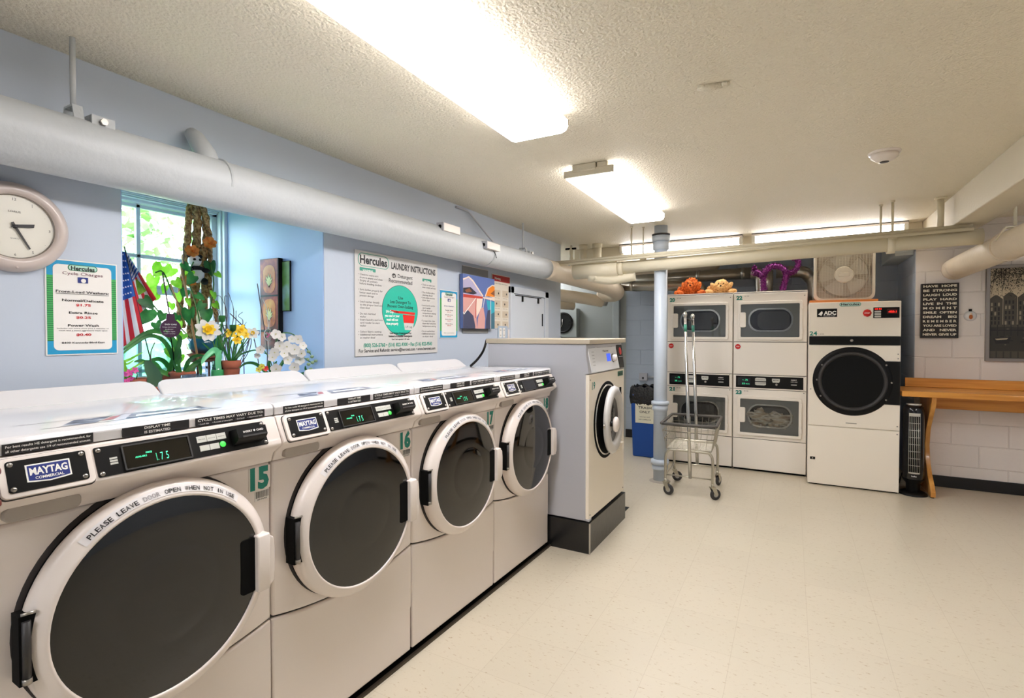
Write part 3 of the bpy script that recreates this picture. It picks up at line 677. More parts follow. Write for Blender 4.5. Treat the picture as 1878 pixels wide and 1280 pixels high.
    for i, ch in enumerate(st):
        if ch == ' ': continue
        a = a0 + (a1 - a0) * (i + .5) / len(st); worn = (13 <= i <= 17) if num in (15, 17) else ((20 <= i <= 23) if num == 16 else (14 <= i <= 18))
        tilt = math.atan2(.0128, .018)
        Mc = Matrix.Translation((dx, 0, dz)) @ Matrix.Rotation(-(a - PI / 2), 4, 'Y') @ Matrix.Translation((0, -.0590, .2705)) @ Matrix.Rotation(-tilt, 4, 'X')
        b.text(gry if worn else INKK, ch, 0, -.0062, .017, -.0016, bold=.015, M=Mc, wid=.0088 if ch not in 'I' else .003)
    b.build('door_lettering', t)
    b = MB(); b.prism(WHITE, [(-.082, .812), (-.085, .806), (-.085, .646), (-.082, .640), (-.035, .640), (-.035, .812)], .578, .618, 'x')
    b.prism(WHITE, [(.614, .645), (.630, .66), (.634, .70), (.634, .76), (.630, .795), (.614, .807)], -.084, -.03, 'y'); b.build('door_handle', t, bevel=.004)
    b = MB(); b.prism(BLACKM, b.rrect(.534, .582, .645, .808, .010), -.0675, -.055, 'y'); b.build('handle_recess', t)
    b = MB(); b.box(BLACKM, .046, .078, -.052, -.01, .660, .812); b.tube(DGREY, [(.058, -.054, .675), (.058, -.054, .80)], .008, 10); b.tube(SCREW, [(.058, -.055, .664), (.058, -.055, .676)], .009, 10); b.tube(SCREW, [(.05, -.051, .815), (.075, -.056, .815)], .0035, 8)
    b.build('door_hinge', t)
    # number sticker
    b = MB(); b.box(WHITE, .602, .676, -.0012, .0, .925, .998); b.text(TEAL, str(num), .639, .9315, .090, -.0018, wid=.064, bold=.06)
    b.box(PAPER, .622, .672, -.0010, .0, .890, .922); rr = random.Random(num)
    x = .625
    while x < .669:
        w_ = rr.choice((.0008, .0014, .002)); b.rect(INKK, x, x + w_, .899, .920, -.0014); x += w_ + rr.choice((.001, .0016))
    b.text(INKK, '201645', .647, .892, .006, -.0014, wid=.034, bold=.02); b.build('number_sticker', t)
    return t
washer(-1, 15, 'nearest white front-loading washer, numbered 15')
washer(0, 16, 'white front-loading washer numbered 16, second from the camera')
washer(1, 17, 'white front-loading washer numbered 17, third from the camera')
washer(2, 18, 'white front-loading washer numbered 18, beside the tall grey machine', price=False)
o = MB(); M_ = Matrix.Translation(ROW0) @ Matrix.Rotation(WASHER_ROT, 4, 'Z')
o.box(mat('dark metal floor strip', (70, 62, 52), .4, .6), -1.1, 1.70, -.012, .0, 0, .012, M_); o.box(BLACKM, -1.1, 1.70, 0, .035, 0, .004, M_)
tag(o.build('floor_strip'), 'dark metal strip on the floor along the washer bases', 'floor strip')
# maroon rounded bar ends poking in at the left edge
MAR = mat('maroon lacquer', (112, 40, 34), .3, coat=.4)
for z, lab in ((1.150, 'maroon rounded bar end at the left edge, upper one'), (1.085, 'maroon rounded bar end at the left edge, lower one')):
    pa = ROW0 + RD * (-1.055) + RN * .085
    o = MB().tube(MAR, [(-.12, 0, 0), (0, 0, 0), (.018, 0, 0), (.024, 0, 0)], [.012, .013, .011, .006], 14).build('rounded_bar', loc=(pa.x, pa.y + .01, z - .01), rot=(0, 0, WASHER_ROT)); tag(o, lab, 'bar')

# ================================================================ large grey machine 19
t = thing('large_washing_machine', 'tall grey-sided commercial washer numbered 19 on a black plinth', 'washing machine', (-1.142, 3.15, 0), R(89.0))
b = MB(); W = .75
b.box(GREYP, 0, W, .02, .765, .205, 1.352); b.build('cabinet', t, bevel=.006)
MB().box(mat('beige worktop edge', (190, 178, 158), .35, .2), -.012, W + .008, -.01, .775, 1.352, 1.385).build('top', t, bevel=.005)
b = MB(); b.box(WHITE2, .002, W - .002, 0, .03, .215, 1.155); b.build('front_panel', t, bevel=.005)
b = MB(); b.prism(GREYP, [(.03, 1.157), (0, 1.16), (.03, 1.35)], 0.0, W, 'x'); b.build('console', t, bevel=.003)
MC = Matrix.Translation((0, .0, 1.16)) @ Matrix.Rotation(-math.atan2(.03, .19), 4, 'X')
cpn = MB().prism(mat('white control face', (226, 228, 232), .3), [(.05, .004), (W - .13, .004), (W - .15, .182), (.03, .182)], -.006, .002, 'y', MC).build('control_panel', t, bevel=.002)
b = MB()
b.rect(INKK, .04, .16, .166, .1675, -.0065, MC); b.rect(INKK, .2, .52, .166, .1675, -.0065, MC)
b.text(INKK, 'Wascomat', .36, .135, .018, -.0067, wid=.12, bold=.02, M=MC)
for i in range(5): b.rect(DGREY, .085, .13, .05 + i * .022, .052 + i * .022, -.0065, MC)
b.build('control_lettering', cpn)
MB().box(LCDB, .37, .45, -.008, -.003, .065, .12, MC).build('blue_display', cpn, bevel=.001)
MB().lathe(WHITE, [(0, -.035), (.022, -.034), (.026, -.012), (.026, -.005)], (.50, 0, .085), n=24, M=MC).lathe(BLACK, [(.024, -.008), (.031, -.008), (.031, -.004)], (.50, 0, .085), n=24, M=MC).build('control_knob', cpn)
b = MB(); b.prism(BLACK, [(W - .125, .004), (W - .02, .004), (W - .01, .182), (W - .145, .182)], -.008, .002, 'y', MC); cr_ = b.build('coin_panel', t, bevel=.002)
b = MB(); b.lathe(REDO, [(0, -.01), (.028, -.01), (.03, -.008)], (W - .065, 0, .13), n=8, M=MC); b.box(GREYP, W - .12, W - .03, -.0095, -.007, .085, .09, MC); b.build('red_sticker', cr_)
b = MB(); b.box(mat('green plate', (60, 110, 90), .4), W - .16, W - .04, -.003, 0, 1.105, 1.14); b.text(INKK, 'HERCULES', W - .10, 1.113, .02, -.0035, wid=.10, bold=.03); b.build('maker_plate', t)
b = MB(); b.text(TEAL, '19', .085, 1.055, .068, -.001, wid=.058, bold=.03); b.build('number_sticker', t)
c_ = (.355, 0, .82)
b = MB(); b.lathe(BLACKM, [(.0, -.003), (.24, -.004), (.262, -.003), (.27, .001)], c_, n=56); b.lathe(CHROME, [(.236, -.006), (.242, -.010), (.247, -.004)], c_, n=56); b.build('door_opening', t)
# the porthole door, slightly open
dm_ = Matrix.Translation((.60, -.012, .82)) @ Matrix.Rotation(R(5), 4, 'Z') @ Matrix.Translation((-.238, 0, 0))
dr19 = MB().lathe(mat('light grey plastic rim', (202, 200, 198), .3), [(.155, -.0), (.16, -.024), (.18, -.034), (.212, -.036), (.23, -.026), (.236, -.012), (.228, .004), (.16, .006)], (0, 0, 0), n=56, M=dm_).build('door_rim', t)
MB().lathe(GLASSD, [(0, .0), (.06, -.0), (.11, -.002), (.158, -.006)], (0, 0, 0), n=48, M=dm_).build('door_glass', dr19)
MB().tube(BLACK, [(-.19, -.034, .0), (-.19, -.055, .0)], .018, 16, M=dm_).lathe(WHITE, [(0, -.095), (.02, -.093), (.036, -.084), (.040, -.072), (.034, -.06), (.016, -.055)], (-.19, 0, 0), n=24, sy=1.3, M=dm_).build('door_knob', dr19)
MB().tube(CHROME, [(-.235, -.0, .0), (-.26, -.01, .0), (-.26, -.01, -.02)], .006, 8, M=dm_).build('latch_pin', dr19)
b = MB(); b.box(BLACKM, .632, .645, -.012, 0, .62, 1.02); b.build('hinge_slot', t); b = MB(); b.box(WHITE2, .60, .655, -.03, 0, .555, .61); b.build('door_hinge', t, bevel=.003)
b = MB()
for x, z in ((.02, .245), (.715, .245), (.02, 1.12)): screw(b, x, z, -.0015, r=.006)
b.box(GREYP, .0, .04, -.004, .02, .207, .22); b.build('screws', t)
o = MB(); o.box(mat('black glossy plinth paint', (26, 26, 27), .25, bump=(25, .25, .004)), -.01, .75, -.012, .77, 0, .2); o.box(CHROME, -.014, -.006, -.016, -.008, 0, .2); o.box(MATS['black glossy plinth paint'], .735, 1.0, .03, .5, 0, .004)
o = o.build('plinth', loc=(-1.142, 3.15, 0), rot=(0, 0, R(89))); tag(o, 'black plinth block under the large grey machine', 'plinth')
o = MB().tube(BLACK, path_smooth([(-2.0, 3.30, 1.37), (-1.965, 3.20, 1.30), (-1.975, 3.14, 1.24), (-2.0, 3.08, 1.19)]), .009, 8).build('power_cord'); tag(o, 'black power cord hanging between the grey machine and the wall', 'cord')

# ================================================================ stacked dryers
FAB = noise_art('tumbling laundry', ((150, 120, 96), (196, 178, 150), (226, 218, 200), (120, 104, 90)), 9, 2, (1, 1, 3), .9)
def dryer_door(t, x0, x1, z0, z1, laundry=False):
    d = MB(); o_ = d.rrect(x0, x1, z0, z1, .018); i_ = d.rrect(x0 + .026, x1 - .026, z0 + .028, z1 - .03, .010)
    d.frame(WHITE3, o_, i_, .0, -.022); door = d.build('door', t, bevel=.004)
    d = MB(); cx, cz = (x0 + x1) / 2 + .01, (z0 + z1) / 2 - .0
    d.rect(mat('dryer bulkhead grey', (150, 150, 148), .4), x0 + .02, x1 - .02, z0 + .02, z1 - .02, -.002)
    oo = d.rrect(cx - .205, cx + .20, cz - .115, cz + .125, .105, 8); ii = d.rrect(cx - .19, cx + .185, cz - .10, cz + .11, .095, 8)
    d.frame(CHROME, oo, ii, -.002, -.008); d.prism(BLACKM, ii, -.003, -.0026, 'y'); d.prism(DGREY, d.rrect(cx - .12, cx + .17, cz - .09, cz + .09, .06), -.0038, -.0032, 'y'); d.build('drum_opening', door)
    if laundry:
        l = MB(); l.ball(FAB, (cx - .09, -.006, cz - .012), (.10, .006, .075), 20, 12, .9, 30); l.ball(FAB, (cx + .07, -.0045, cz - .02), (.10, .004, .07), 20, 12, .9, 30); l.build('laundry', door)
    tg = thin_glass('smoked dryer glass', (205, 207, 206), .05)
    MB().rect(tg, x0 + .024, x1 - .024, z0 + .026, z1 - .028, -.0175).build('door_glass', door, recalc=False)
    MB().prism(WHITE3, MB().rrect(x0 + .012, x0 + .075, cz - .07, cz + .085, .014), -.030, -.010, 'y').build('door_handle', door, bevel=.005)
    for z in (z0 + .06, z1 - .09): MB().box(WHITE3, x1 - .012, x1 + .004, -.030, -.0, z, z + .045).build('hinge', door, bevel=.003)
def stack(x0, nums, label, laundry):
    W = .672; H = 1.852; t = thing('stacked_dryer', label, 'dryer', (x0, 5.86, 0), 0, 'stacked dryer pairs')
    b = MB(); b.box(WHITE3, 0, W, .015, .80, .02, H); b.box(SEAM, .004, W - .004, .011, .015, .02, H - .01); b.build('cabinet', t, bevel=.006)
    b = MB(); b.box(BLACKM, .01, W - .01, .03, .78, 0, .02); b.build('base', t)
    for nm, z0, z1, y in (('upper_front', 1.338, 1.835, -.0), ('middle_panel', .999, 1.332, .002), ('lower_front', .338, .845, -.0), ('bottom_panel', .022, .332, .002)):
        MB().box(WHITE3, .003, W - .003, y, .015, z0, z1).build(nm, t, bevel=.004)
    b = MB(); b.box(WHITE3, .003, W - .003, -.004, .015, .850, .994); cf = b.build('control_frame', t, bevel=.004)
    b = MB(); b.box(BLACK, .028, W - .03, -.007, -.003, .864, .984); cp = b.build('control_panel', cf)
    b = MB(); b.rect(GLASSD, .045, .165, .885, .965, -.0075)
    b.text(LCD, '~ .75', .115, .935, .022, -.008, wid=.05); b.text(LCD, '35', .10, .897, .022, -.008, wid=.026); b.text(LCD, 'MINUTES', .14, .898, .01, -.008, wid=.035); b.build('display', cp)
    b = MB()
    b.prism(LABELG, [(.21, .935), (.21, .962), (.225, .968), (.295, .968), (.31, .962), (.31, .935)], -.0085, -.007, 'y'); b.prism(LABELG, [(.21, .925), (.21, .898), (.225, .892), (.295, .892), (.31, .898), (.31, .925)], -.0085, -.007, 'y')
    b.rect(INKK, .212, .308, .947, .9495, -.0087); b.rect(INKK, .212, .308, .911, .9135, -.0087)
    b.build('cycle_badge', cp); b = MB(); b.prism(LABELG, [(.365, .94), (.372, .925), (.428, .925), (.435, .94), (.435, .965), (.365, .965)], -.0085, -.007, 'y'); b.text(INKK, 'MAYTAG', .40, .945, .012, -.0088, wid=.05, bold=.03)
    b.build('maker_badge', cp); b = MB(); b.lathe(SCREW, [(0, -.012), (.009, -.011), (.011, -.007)], (.405, 0, .905), n=16); b.build('start_button', cp); b = MB()
    b.text(INKW, 'INSERT', .56, .952, .014, -.0076, wid=.05, bold=.02); b.text(INKW, 'CARD HERE', .56, .935, .010, -.0076, wid=.06, bold=.01); b.box(LABELG, .535, .585, -.009, -.007, .905, .913)
    b.build('card_slot_label', cp)
    dryer_door(t, .045, .630, 1.358, 1.752, False); dryer_door(t, .045, .630, .372, .778, laundry)
    for n_, z in ((nums[0], 1.773), (nums[1], .792)):
        MB().text(TEAL, str(n_), .055, z, .055, -.0012, wid=.058, bold=.055).text(DGREY, 'III III', .125, z + .03, .014, -.0012, wid=.04).build('number_sticker', t)
    b = MB(); b.box(PAPER, .012, .076, -.001, .003, 1.255, 1.315); b.lathe(REDO, [(0, -.0022), (.028, -.0022), (.028, -.001)], (.044, 0, 1.286), n=8); b.text(INKW, 'STOP', .044, 1.281, .014, -.0026, wid=.03, bold=.02); b.build('warning_sticker', t)
    b = MB()
    for z in (1.80, .83, .99, .86): screw(b, W - .025, z, -.001, r=.006)
    b.build('screws', t)
    return t
stack(-1.213, (20, 21), 'left stacked white dryer pair numbered 20 and 21', False)
stack(-.535, (22, 23), 'right stacked white dryer pair numbered 22 and 23', True)

# ---------------------------------------------------------------- big dryer 24
t = thing('large_dryer', 'tall cream dryer numbered 24 with large round black door', 'dryer', (.143, 5.62, 0)); W = .705
MB().box(WHITE2, 0, W, .015, 1.1, .012, 1.712).build('cabinet', t, bevel=.005)
MB().box(BLACKM, .01, W - .01, .03, 1.05, 0, .012).build('base', t)
MB().box(WHITE2, .002, W - .002, 0, .015, 1.397, 1.708).build('upper_panel', t, bevel=.003)
MB().box(WHITE2, .002, W - .002, 0, .015, .562, 1.315).build('door_panel', t, bevel=.003)
lp = MB().box(WHITE2, .002, W - .004, 0, .015, .014, .556).build('lower_panel', t, bevel=.003)
MB().box(BLACK, .02, .062, -.002, .0, .238, .262).box(SCREW, .036, .046, -.004, -.001, .244, .256).build('panel_latch', lp)
MB().box(BLACK, .004, W - .004, -.004, .01, 1.318, 1.394).lathe(SCREW, [(0, -.012), (.010, -.011), (.013, -.004)], (.34, 0, 1.358), n=18).build('black_band', t, bevel=.001)
c_ = (.345, 0, .985)
b = MB(); b.box(BLACK, .50, W - .004, -.008, .0, .79, 1.175); b.lathe(BLACK, [(.0, -.009), (.285, -.010), (.306, -.008), (.311, .0)], c_, n=72, sy=1.01)
for x, z in ((.60, .83), (.60, 1.14), (.64, .985), (.10, .84), (.07, .99), (.11, 1.13)): screw(b, x, z, -.010, r=.008)
dd = b.build('door_ring', t)
MB().lathe(DGREY, [(.236, -.012), (.246, -.03), (.262, -.032), (.27, -.010)], c_, n=72).build('door_rim', dd)
MB().lathe(mat('black porthole glass', (3, 3, 3), .35, spec=.25), [(0, -.012), (.15, -.013), (.237, -.0125)], c_, n=64).build('door_glass', dd)
MB().box(CHROME, .30, .385, -.004, .0, .598, .604).build('door_pull_slot', t)
b = MB(); b.box(BLACK, .065, .225, -.002, .0, 1.575, 1.652); b.text(INKW, 'ADC', .168, 1.596, .048, -.003, wid=.098, bold=.05); b.flat(INKW, [(.075, 1.60), (.105, 1.632), (.112, 1.612), (.10, 1.586)], -.003); b.text(INKW, 'American Dryer', .165, 1.582, .012, -.003, wid=.095); b.build('maker_badge', t)
b = MB(); b.prism(mat('mint badge', (190, 222, 208), .4), b.rrect(.245, .405, 1.672, 1.704, .015), -.003, .0, 'y'); b.frame(TEAL, b.rrect(.243, .407, 1.670, 1.706, .017), b.rrect(.247, .403, 1.674, 1.702, .014), -.0, -.0035); b.text(INKK, 'Hercules', .325, 1.680, .026, -.0036, wid=.14, bold=.03); b.build('name_badge', t)
b = MB(); b.lathe(REDO, [(0, -.003), (.034, -.003), (.034, .0)], (.455, 0, 1.606), n=8); b.text(INKW, 'STOP', .455, 1.60, .016, -.0035, wid=.04, bold=.02); b.build('warning_sticker', t)
b = MB(); b.box(BLACK, .50, .69, -.006, .0, 1.560, 1.655); cp = b.build('control_panel', t, bevel=.002)
b = MB(); b.text(LEDR, 'HI 01', .535, 1.634, .018, -.0067, wid=.048, bold=.03); b.build('status_display', cp); b = MB(); b.rect(mat('dark red window', (60, 6, 6), .3), .60, .675, 1.595, 1.640, -.0063); b.text(LEDR, '-823.1', .638, 1.608, .022, -.0067, wid=.06, bold=.03)
b.build('red_display', cp)
for i in range(3): MB().box(LABELG, .508, .556, -.008, -.006, 1.565 + i * .022, 1.581 + i * .022).build('button', cp)
b = MB(); b.text(TEAL, '24', .038, 1.405, .052, -.001, wid=.062, bold=.03); b.text(DGREY, '▪ lll lll', .1, 1.412, .014, -.001, wid=.04); b.build('number_sticker', t)
b = MB()
for z in (.6, 1.24, 1.20, .9, .53): screw(b, W - .02 if z != .9 else .02, z, -.001, r=.006)
b.build('screws', t)

# ================================================================ on top of the dryers
def fur_ball(b, m, c, r, n=2, k=.012, sx=(1, 1, 1)):
    b.ball(m, c, (r * sx[0], r * sx[1], r * sx[2]), 22, 14, .35, 60)
FO = noise_art('orange plush fur', ((150, 62, 16), (206, 96, 30), (232, 130, 56)), 60, rough=.95)
FT = noise_art('tan plush fur', ((190, 136, 76), (226, 176, 112), (240, 198, 140)), 60, rough=.95)
def curls(b, m, c, r, n, s, seed):
    q = random.Random(seed)
    for i in range(n):
        d = Vector((q.gauss(0, 1), q.gauss(0, 1), q.gauss(0, 1))).normalized()
        p = Vector(c) + Vector((d.x * r[0], d.y * r[1], d.z * r[2])); b.ball(m, p, (s * q.uniform(.7, 1.2), s * .9, s * q.uniform(.7, 1.1)), 7, 5)
def plush(x, y, m, label, floppy, seed):
    t = thing('plush_dog', label, 'plush toy', (x, y, 1.853), group='plush dogs on the dryers')
    b = MB(); b.ball(m, (-.03, .03, .055), (.12, .08, .055), 20, 12, .3, 40); curls(b, m, (-.03, .03, .055), (.115, .075, .05), 70, .018, seed)
    b.ball(m, (.10, .02, .03), (.05, .05, .03), 14, 10); b.ball(m, (-.13, .0, .03), (.055, .045, .03), 14, 10)
    b.build('body', t)
    hz = .115 if not floppy else .095; hx = .01 if not floppy else -.0
    b = MB(); b.ball(m, (hx, -.03, hz), (.075, .062, .062), 22, 14, .15, 40); b.ball(m, (hx, -.085, hz - .022), (.035, .028, .024), 14, 10)
    if not floppy: curls(b, m, (hx, -.025, hz + .005), (.07, .055, .06), 80, .015, seed + 1)
    hd = b.build('head', t)
    for s in (-1, 1):
        b = MB(); b.ball(m, (hx + s * .078, -.03, hz - (.02 if not floppy else .012)), (.026, .03, .05), 14, 10, 0, 1, None, Matrix.Rotation(s * (.35 if not floppy else .75), 3, 'Y')); b.build('ear', t)
        MB().ball(BLACK, (hx + s * .026, -.087, hz + .012), .0065, 10, 8).build('eye', hd)
        MB().ball(m, (hx + s * .115, -.07, .022), (.045, .05, .022), 14, 10).build('paw', t)
    MB().ball(BLACK, (hx, -.112, hz - .015), (.011, .008, .008), 10, 8).build('nose', hd)
plush(-.995, 6.05, FO, 'curly orange plush dog lying on top of the left dryer pair', False, 3)
plush(-.672, 6.05, FT, 'tan floppy-eared plush dog lying beside the orange one', True, 9)

# purple tinsel cat
t = thing('tinsel_cat', 'purple glittery arched-back cat figure standing on the right dryer pair', 'decoration', (-.16, 6.02, 1.853))
TIN = noise_art('purple tinsel', ((40, 2, 38), (84, 6, 76), (116, 14, 104), (196, 80, 180)), 220, 2, rough=.35)
TIN.node_tree.nodes['Principled BSDF'].inputs['Metallic'].default_value = .35
def tinsel(pts, r, seed, tip=None):
    b = MB(); q = random.Random(seed); P = path_smooth(pts, 5); b.tube(TIN, P, r * .75, 10)
    for i in range(len(P) * 60):
        p = P[q.randrange(len(P))]; d = Vector((q.gauss(0, 1), q.gauss(0, 1), q.gauss(0, 1))).normalized()
        c = p + d * r * .70; u = (d + Vector((q.gauss(0, .5), q.gauss(0, .5), q.gauss(0, .5)))) * .0085; v = d.cross(Vector((q.gauss(0, 1), q.gauss(0, 1), 1))).normalized() * .0035
        b.add(TIN, [tuple(c - v), tuple(c + v), tuple(c + u + v), tuple(c + u - v)], [(0, 1, 2, 3)])
    return b
tinsel([(-.10, 0, .02), (-.105, 0, .12), (-.095, 0, .20), (-.05, 0, .255), (.01, 0, .268), (.07, 0, .245), (.105, 0, .19), (.10, 0, .12), (.075, 0, .02)], .034, 1).build('body', t, recalc=False)
tinsel([(-.19, -.02, .21), (-.15, -.02, .20), (-.11, 0, .17)], .038, 2).build('head', t, recalc=False)
for s in (-1, 1):
    b = tinsel([(-.185 + .0, -.02 + s * .022, .235), (-.19, -.02 + s * .028, .262)], .016, 5 + s); b.build('ear', t, recalc=False)
tinsel([(.10, 0, .19), (.15, .0, .19), (.19, .0, .215), (.215, .0, .27), (.205, .0, .32), (.17, .0, .345)], .026, 3).build('tail', t, recalc=False)

# box fan on an orange board
o = MB().box(mat('orange board', (224, 134, 62), .5), -.3, .235, -.13, .2, 0, .022).build('orange_board', loc=(.45, 5.80, 1.712), bevel=.002); tag(o, 'flat orange board on top of the large dryer, under the fan', 'board')
t = thing('box_fan', 'square white box fan standing on top of the large dryer', 'fan', (.432, 5.80, 1.734))
FW = mat('ivory fan plastic', (232, 224, 208), .4)
b = MB(); b.frame(FW, b.rrect(-.245, .245, 0, .485, .06), b.rrect(-.222, .222, .023, .462, .05), .10, 0); b.frame(FW, b.rrect(-.245, .245, 0, .485, .06), b.rrect(-.222, .222, .023, .462, .05), .10, .098); b.build('housing', t, bevel=.003)
b = MB()
for i in range(1, 19): x = -.222 + .444 * i / 19; b.box(FW, x - .0016, x + .0016, .004, .009, .02, .465)
for i in range(1, 30): z = .02 + .445 * i / 30; b.box(FW, -.225, .225, .008, .011, z - .0014, z + .0014)
b.build('front_grille', t)
b = MB(); b.lathe(FW, [(0, -.006), (.05, -.006), (.072, -.002), (.078, .006)], (0, 0, .245), n=40); b.prism(FW, b.rrect(-.045, .045, .225, .262, .008), -.012, -.004, 'y'); b.build('hub_badge', t, bevel=.001)
b = MB()
for i in range(5):
    a0 = 2 * PI * i / 5; vs = []
    for j in range(7):
        a = a0 + .95 * j / 6
        for r in (.05, .195): vs.append((r * math.cos(a), 0.060 + .008 * (j / 6 - .5), .245 + r * math.sin(a)))
    b.add(FW, vs, [(2 * j, 2 * j + 1, 2 * j + 3, 2 * j + 2) for j in range(6)], True)
b.lathe(FW, [(0, .025), (.05, .025), (.052, .065), (0, .065)], (0, 0, .245), n=24); b.build('blades', t, recalc=False)
b = MB()
for i in range(1, 12): z = .02 + .445 * i / 12; b.box(FW, -.225, .225, .088, .092, z - .002, z + .002)
b.build('rear_grille', t)
MB().prism(mat('beige fan shroud', (214, 200, 178), .5), MB().rrect(-.222, .222, .02, .465, .05), .082, .086, 'y').lathe(MATS['beige fan shroud'], [(.2, .02), (.215, .08)], (0, 0, .245), n=40).build('shroud', t)
MB().tube(FW, path_smooth([(-.06, .05, .484), (-.05, .05, .505), (0, .05, .51), (.05, .05, .505), (.06, .05, .484)]), .007, 8).build('carry_handle', t)
for s in (-1, 1): MB().box(FW, s * .15 - .02, s * .15 + .02, -.015, .115, -.0, .012).build('foot', t)

# ================================================================ laundry cart with hanging bar
t = thing('laundry_cart', 'wheeled wire laundry cart with tall chrome hanging poles beside the column', 'laundry cart', (-.785, 4.90, 0), R(2))
Z0, Z1 = .415, .635
def rect3(w, d, z): return [Vector((-w, -d, z)), Vector((w, -d, z)), Vector((w, d, z)), Vector((-w, d, z))]
top = rect3(.225, .30, Z1); bot = rect3(.185, .255, Z0)
def lerp4(a, c, f): return [a[i].lerp(c[i], f) for i in range(4)]
b = MB()
for f in (.0, .4, .72): q = lerp4(bot, top, f); b.tube(ZINC, q + [q[0]], .0028 if f else .0045, 6)
for i in range(4):
    a0, a1, c0, c1 = bot[i], bot[(i + 1) % 4], top[i], top[(i + 1) % 4]; n = 8 if i % 2 == 0 else 11
    for j in range(n + 1): f = j / n; b.tube(ZINC, [a0.lerp(a1, f), c0.lerp(c1, f)], .0017, 5, caps=False)
for j in range(1, 13): y = -.255 + .51 * j / 13; b.tube(ZINC, [(-.185, y, Z0), (.185, y, Z0)], .002, 5, caps=False)
for x in (-.1, 0, .1): b.tube(ZINC, [(x, -.255, Z0 - .004), (x, .255, Z0 - .004)], .003, 6)
b.build('wire_basket', t)
q = top; b = MB(); rr_ = [q[0] + Vector((.02, 0, 0)), q[1] - Vector((.02, 0, 0)), q[1] + Vector((0, .02, 0)), q[2] - Vector((0, .02, 0)), q[2] - Vector((.02, 0, 0)), q[3] + Vector((.02, 0, 0)), q[3] - Vector((0, .02, 0)), q[0] + Vector((0, .02, 0)), q[0] + Vector((.02, 0, 0))]
b.tube(mat('grey rubber bumper', (84, 80, 76), .6), rr_, .013, 10); b.build('rim_bumper', t)
b = MB()
for s in (-1, 1): b.tube(ZINC, path_smooth([(-.195, s * .235, .12), (-.195, s * .235, .33), (-.175, s * .235, .385), (-.13, s * .235, .40), (.13, s * .235, .40), (.175, s * .235, .385), (.195, s * .235, .33), (.195, s * .235, .12)]), .0115, 10)
for s in (-1, 1): b.tube(ZINC, [(s * .195, -.235, .17), (s * .195, .235, .17)], .006, 8); 
for s in (-1, 1): b.tube(ZINC, [(-.195, s * .235, .175), (.195, s * .235, .175)], .006, 8)
b.build('leg_frame', t)
for sx in (-1, 1):
    for sy in (-1, 1):
        a = sx * .5 + sy * .3; Mw = Matrix.Translation((sx * .195, sy * .235, 0)) @ Matrix.Rotation(.5 + a, 4, 'Z')
        c = MB(); c.tube(ZINC, [(0, 0, .14), (0, 0, .108)], .013, 10, M=Mw)
        for s in (-1, 1): c.prism(ZINC, [(-.022, .112), (.022, .112), (.045, .05), (.028, .036), (.012, .05)], s * .017 - .0015, s * .017 + .0015, 'y', Mw)
        c.prism(ZINC, [(-.022, .108), (.024, .108), (.024, .114), (-.022, .114)], -.018, .018, 'y', Mw); cs_ = c.build('caster', t)
        w_ = MB(); w_.lathe(DGREY, [(.022, -.011), (.043, -.012), (.047, -.006), (.047, .006), (.043, .012), (.022, .011)], (.028, 0, .047), n=28, M=Mw)
        w_.lathe(mat('grey wheel hub', (170, 168, 164), .5), [(0, -.013), (.012, -.013), (.024, -.010)], (.028, 0, .047), n=20, M=Mw); w_.lathe(MATS['grey wheel hub'], [(0, .013), (.012, .013), (.024, .010)], (.028, 0, .047), n=20, M=Mw)
        w_.build('wheel', cs_)
for y in (-.255, .25):
    MB().tube(CHROME, [(.015, y, .17), (.0, y, .62), (-.035, y, 1.565)], [.0145, .0145, .012], 12).tube(mat('green tape', (60, 130, 110), .6), [(-.0295, y, 1.44), (-.0325, y, 1.50)], .0135, 12).build('hanging_pole', t)
    MB().ball(CHROME, (-.036, y, 1.585), (.02, .02, .024), 12, 8).build('pole_finial', t)
MB().tube(BLACK, [(-.034, -.255, 1.545), (-.034, .25, 1.545)], .010, 10).build('hanging_bar', t)

# ================================================================ trash can
t = thing('trash_can', 'blue trash can with black liner and TRASH ONLY sign behind the column', 'trash can', (-1.49, 6.08, 0))
BL = mat('blue plastic bin', (18, 72, 152), .45)
b = MB(); vs = []
for z, w_ in ((0, .125), (.72, .145)): vs += [(x * w_, y * w_ * 1.15, z) for x, y in ((-1, -1), (1, -1), (1, 1), (-1, 1))]
b.add(BL, vs, [(3, 2, 1, 0), (0, 1, 5, 4), (1, 2, 6, 5), (2, 3, 7, 6), (3, 0, 4, 7)]); b.build('bin', t, bevel=.012)
LIN = mat('black liner film', (16, 16, 17), .25, bump=(45, 1.0, .02))
b = MB(); n = 48; vs = []
for j, (z, s_) in enumerate(((.79, .125), (.81, .14), (.80, .152), (.70, .158), (.62, .155), (.605, .149))):
    for i in range(n):
        a = 2 * PI * i / n; c, s2 = math.cos(a), math.sin(a); k = 1 / max(abs(c), abs(s2)) ** .85
        wv = 1 + .03 * math.sin(i * 3.1 + j) + .02 * math.sin(i * 1.7 - j * 2); vs.append((c * k * s_ * wv, s2 * k * s_ * 1.12 * wv, z + .012 * math.sin(i * 1.3 + j)))
b.add(LIN, vs, [(j * n + i, j * n + (i + 1) % n, (j + 1) * n + (i + 1) % n, (j + 1) * n + i) for j in range(5) for i in range(n)], True); b.build('liner', t)
b = MB(); b.box(mat('cream paper sign', (222, 218, 196), .6), -.09, .13, -.169, -.166, .40, .62)
b.text(INKK, 'TRASH', .02, .565, .04, -.1695, wid=.15, bold=.015); b.text(INKK, 'ONLY', .02, .515, .04, -.1695, wid=.12, bold=.015); b.text(INKK, '100% NO LINT', .02, .465, .018, -.1695, wid=.12); b.text(INKK, 'NO GARBAGE', .02, .435, .018, -.1695, wid=.14)
b.build('paper_sign', t, rot=(R(1.83), 0, 0), loc=(0, .0205, 0))

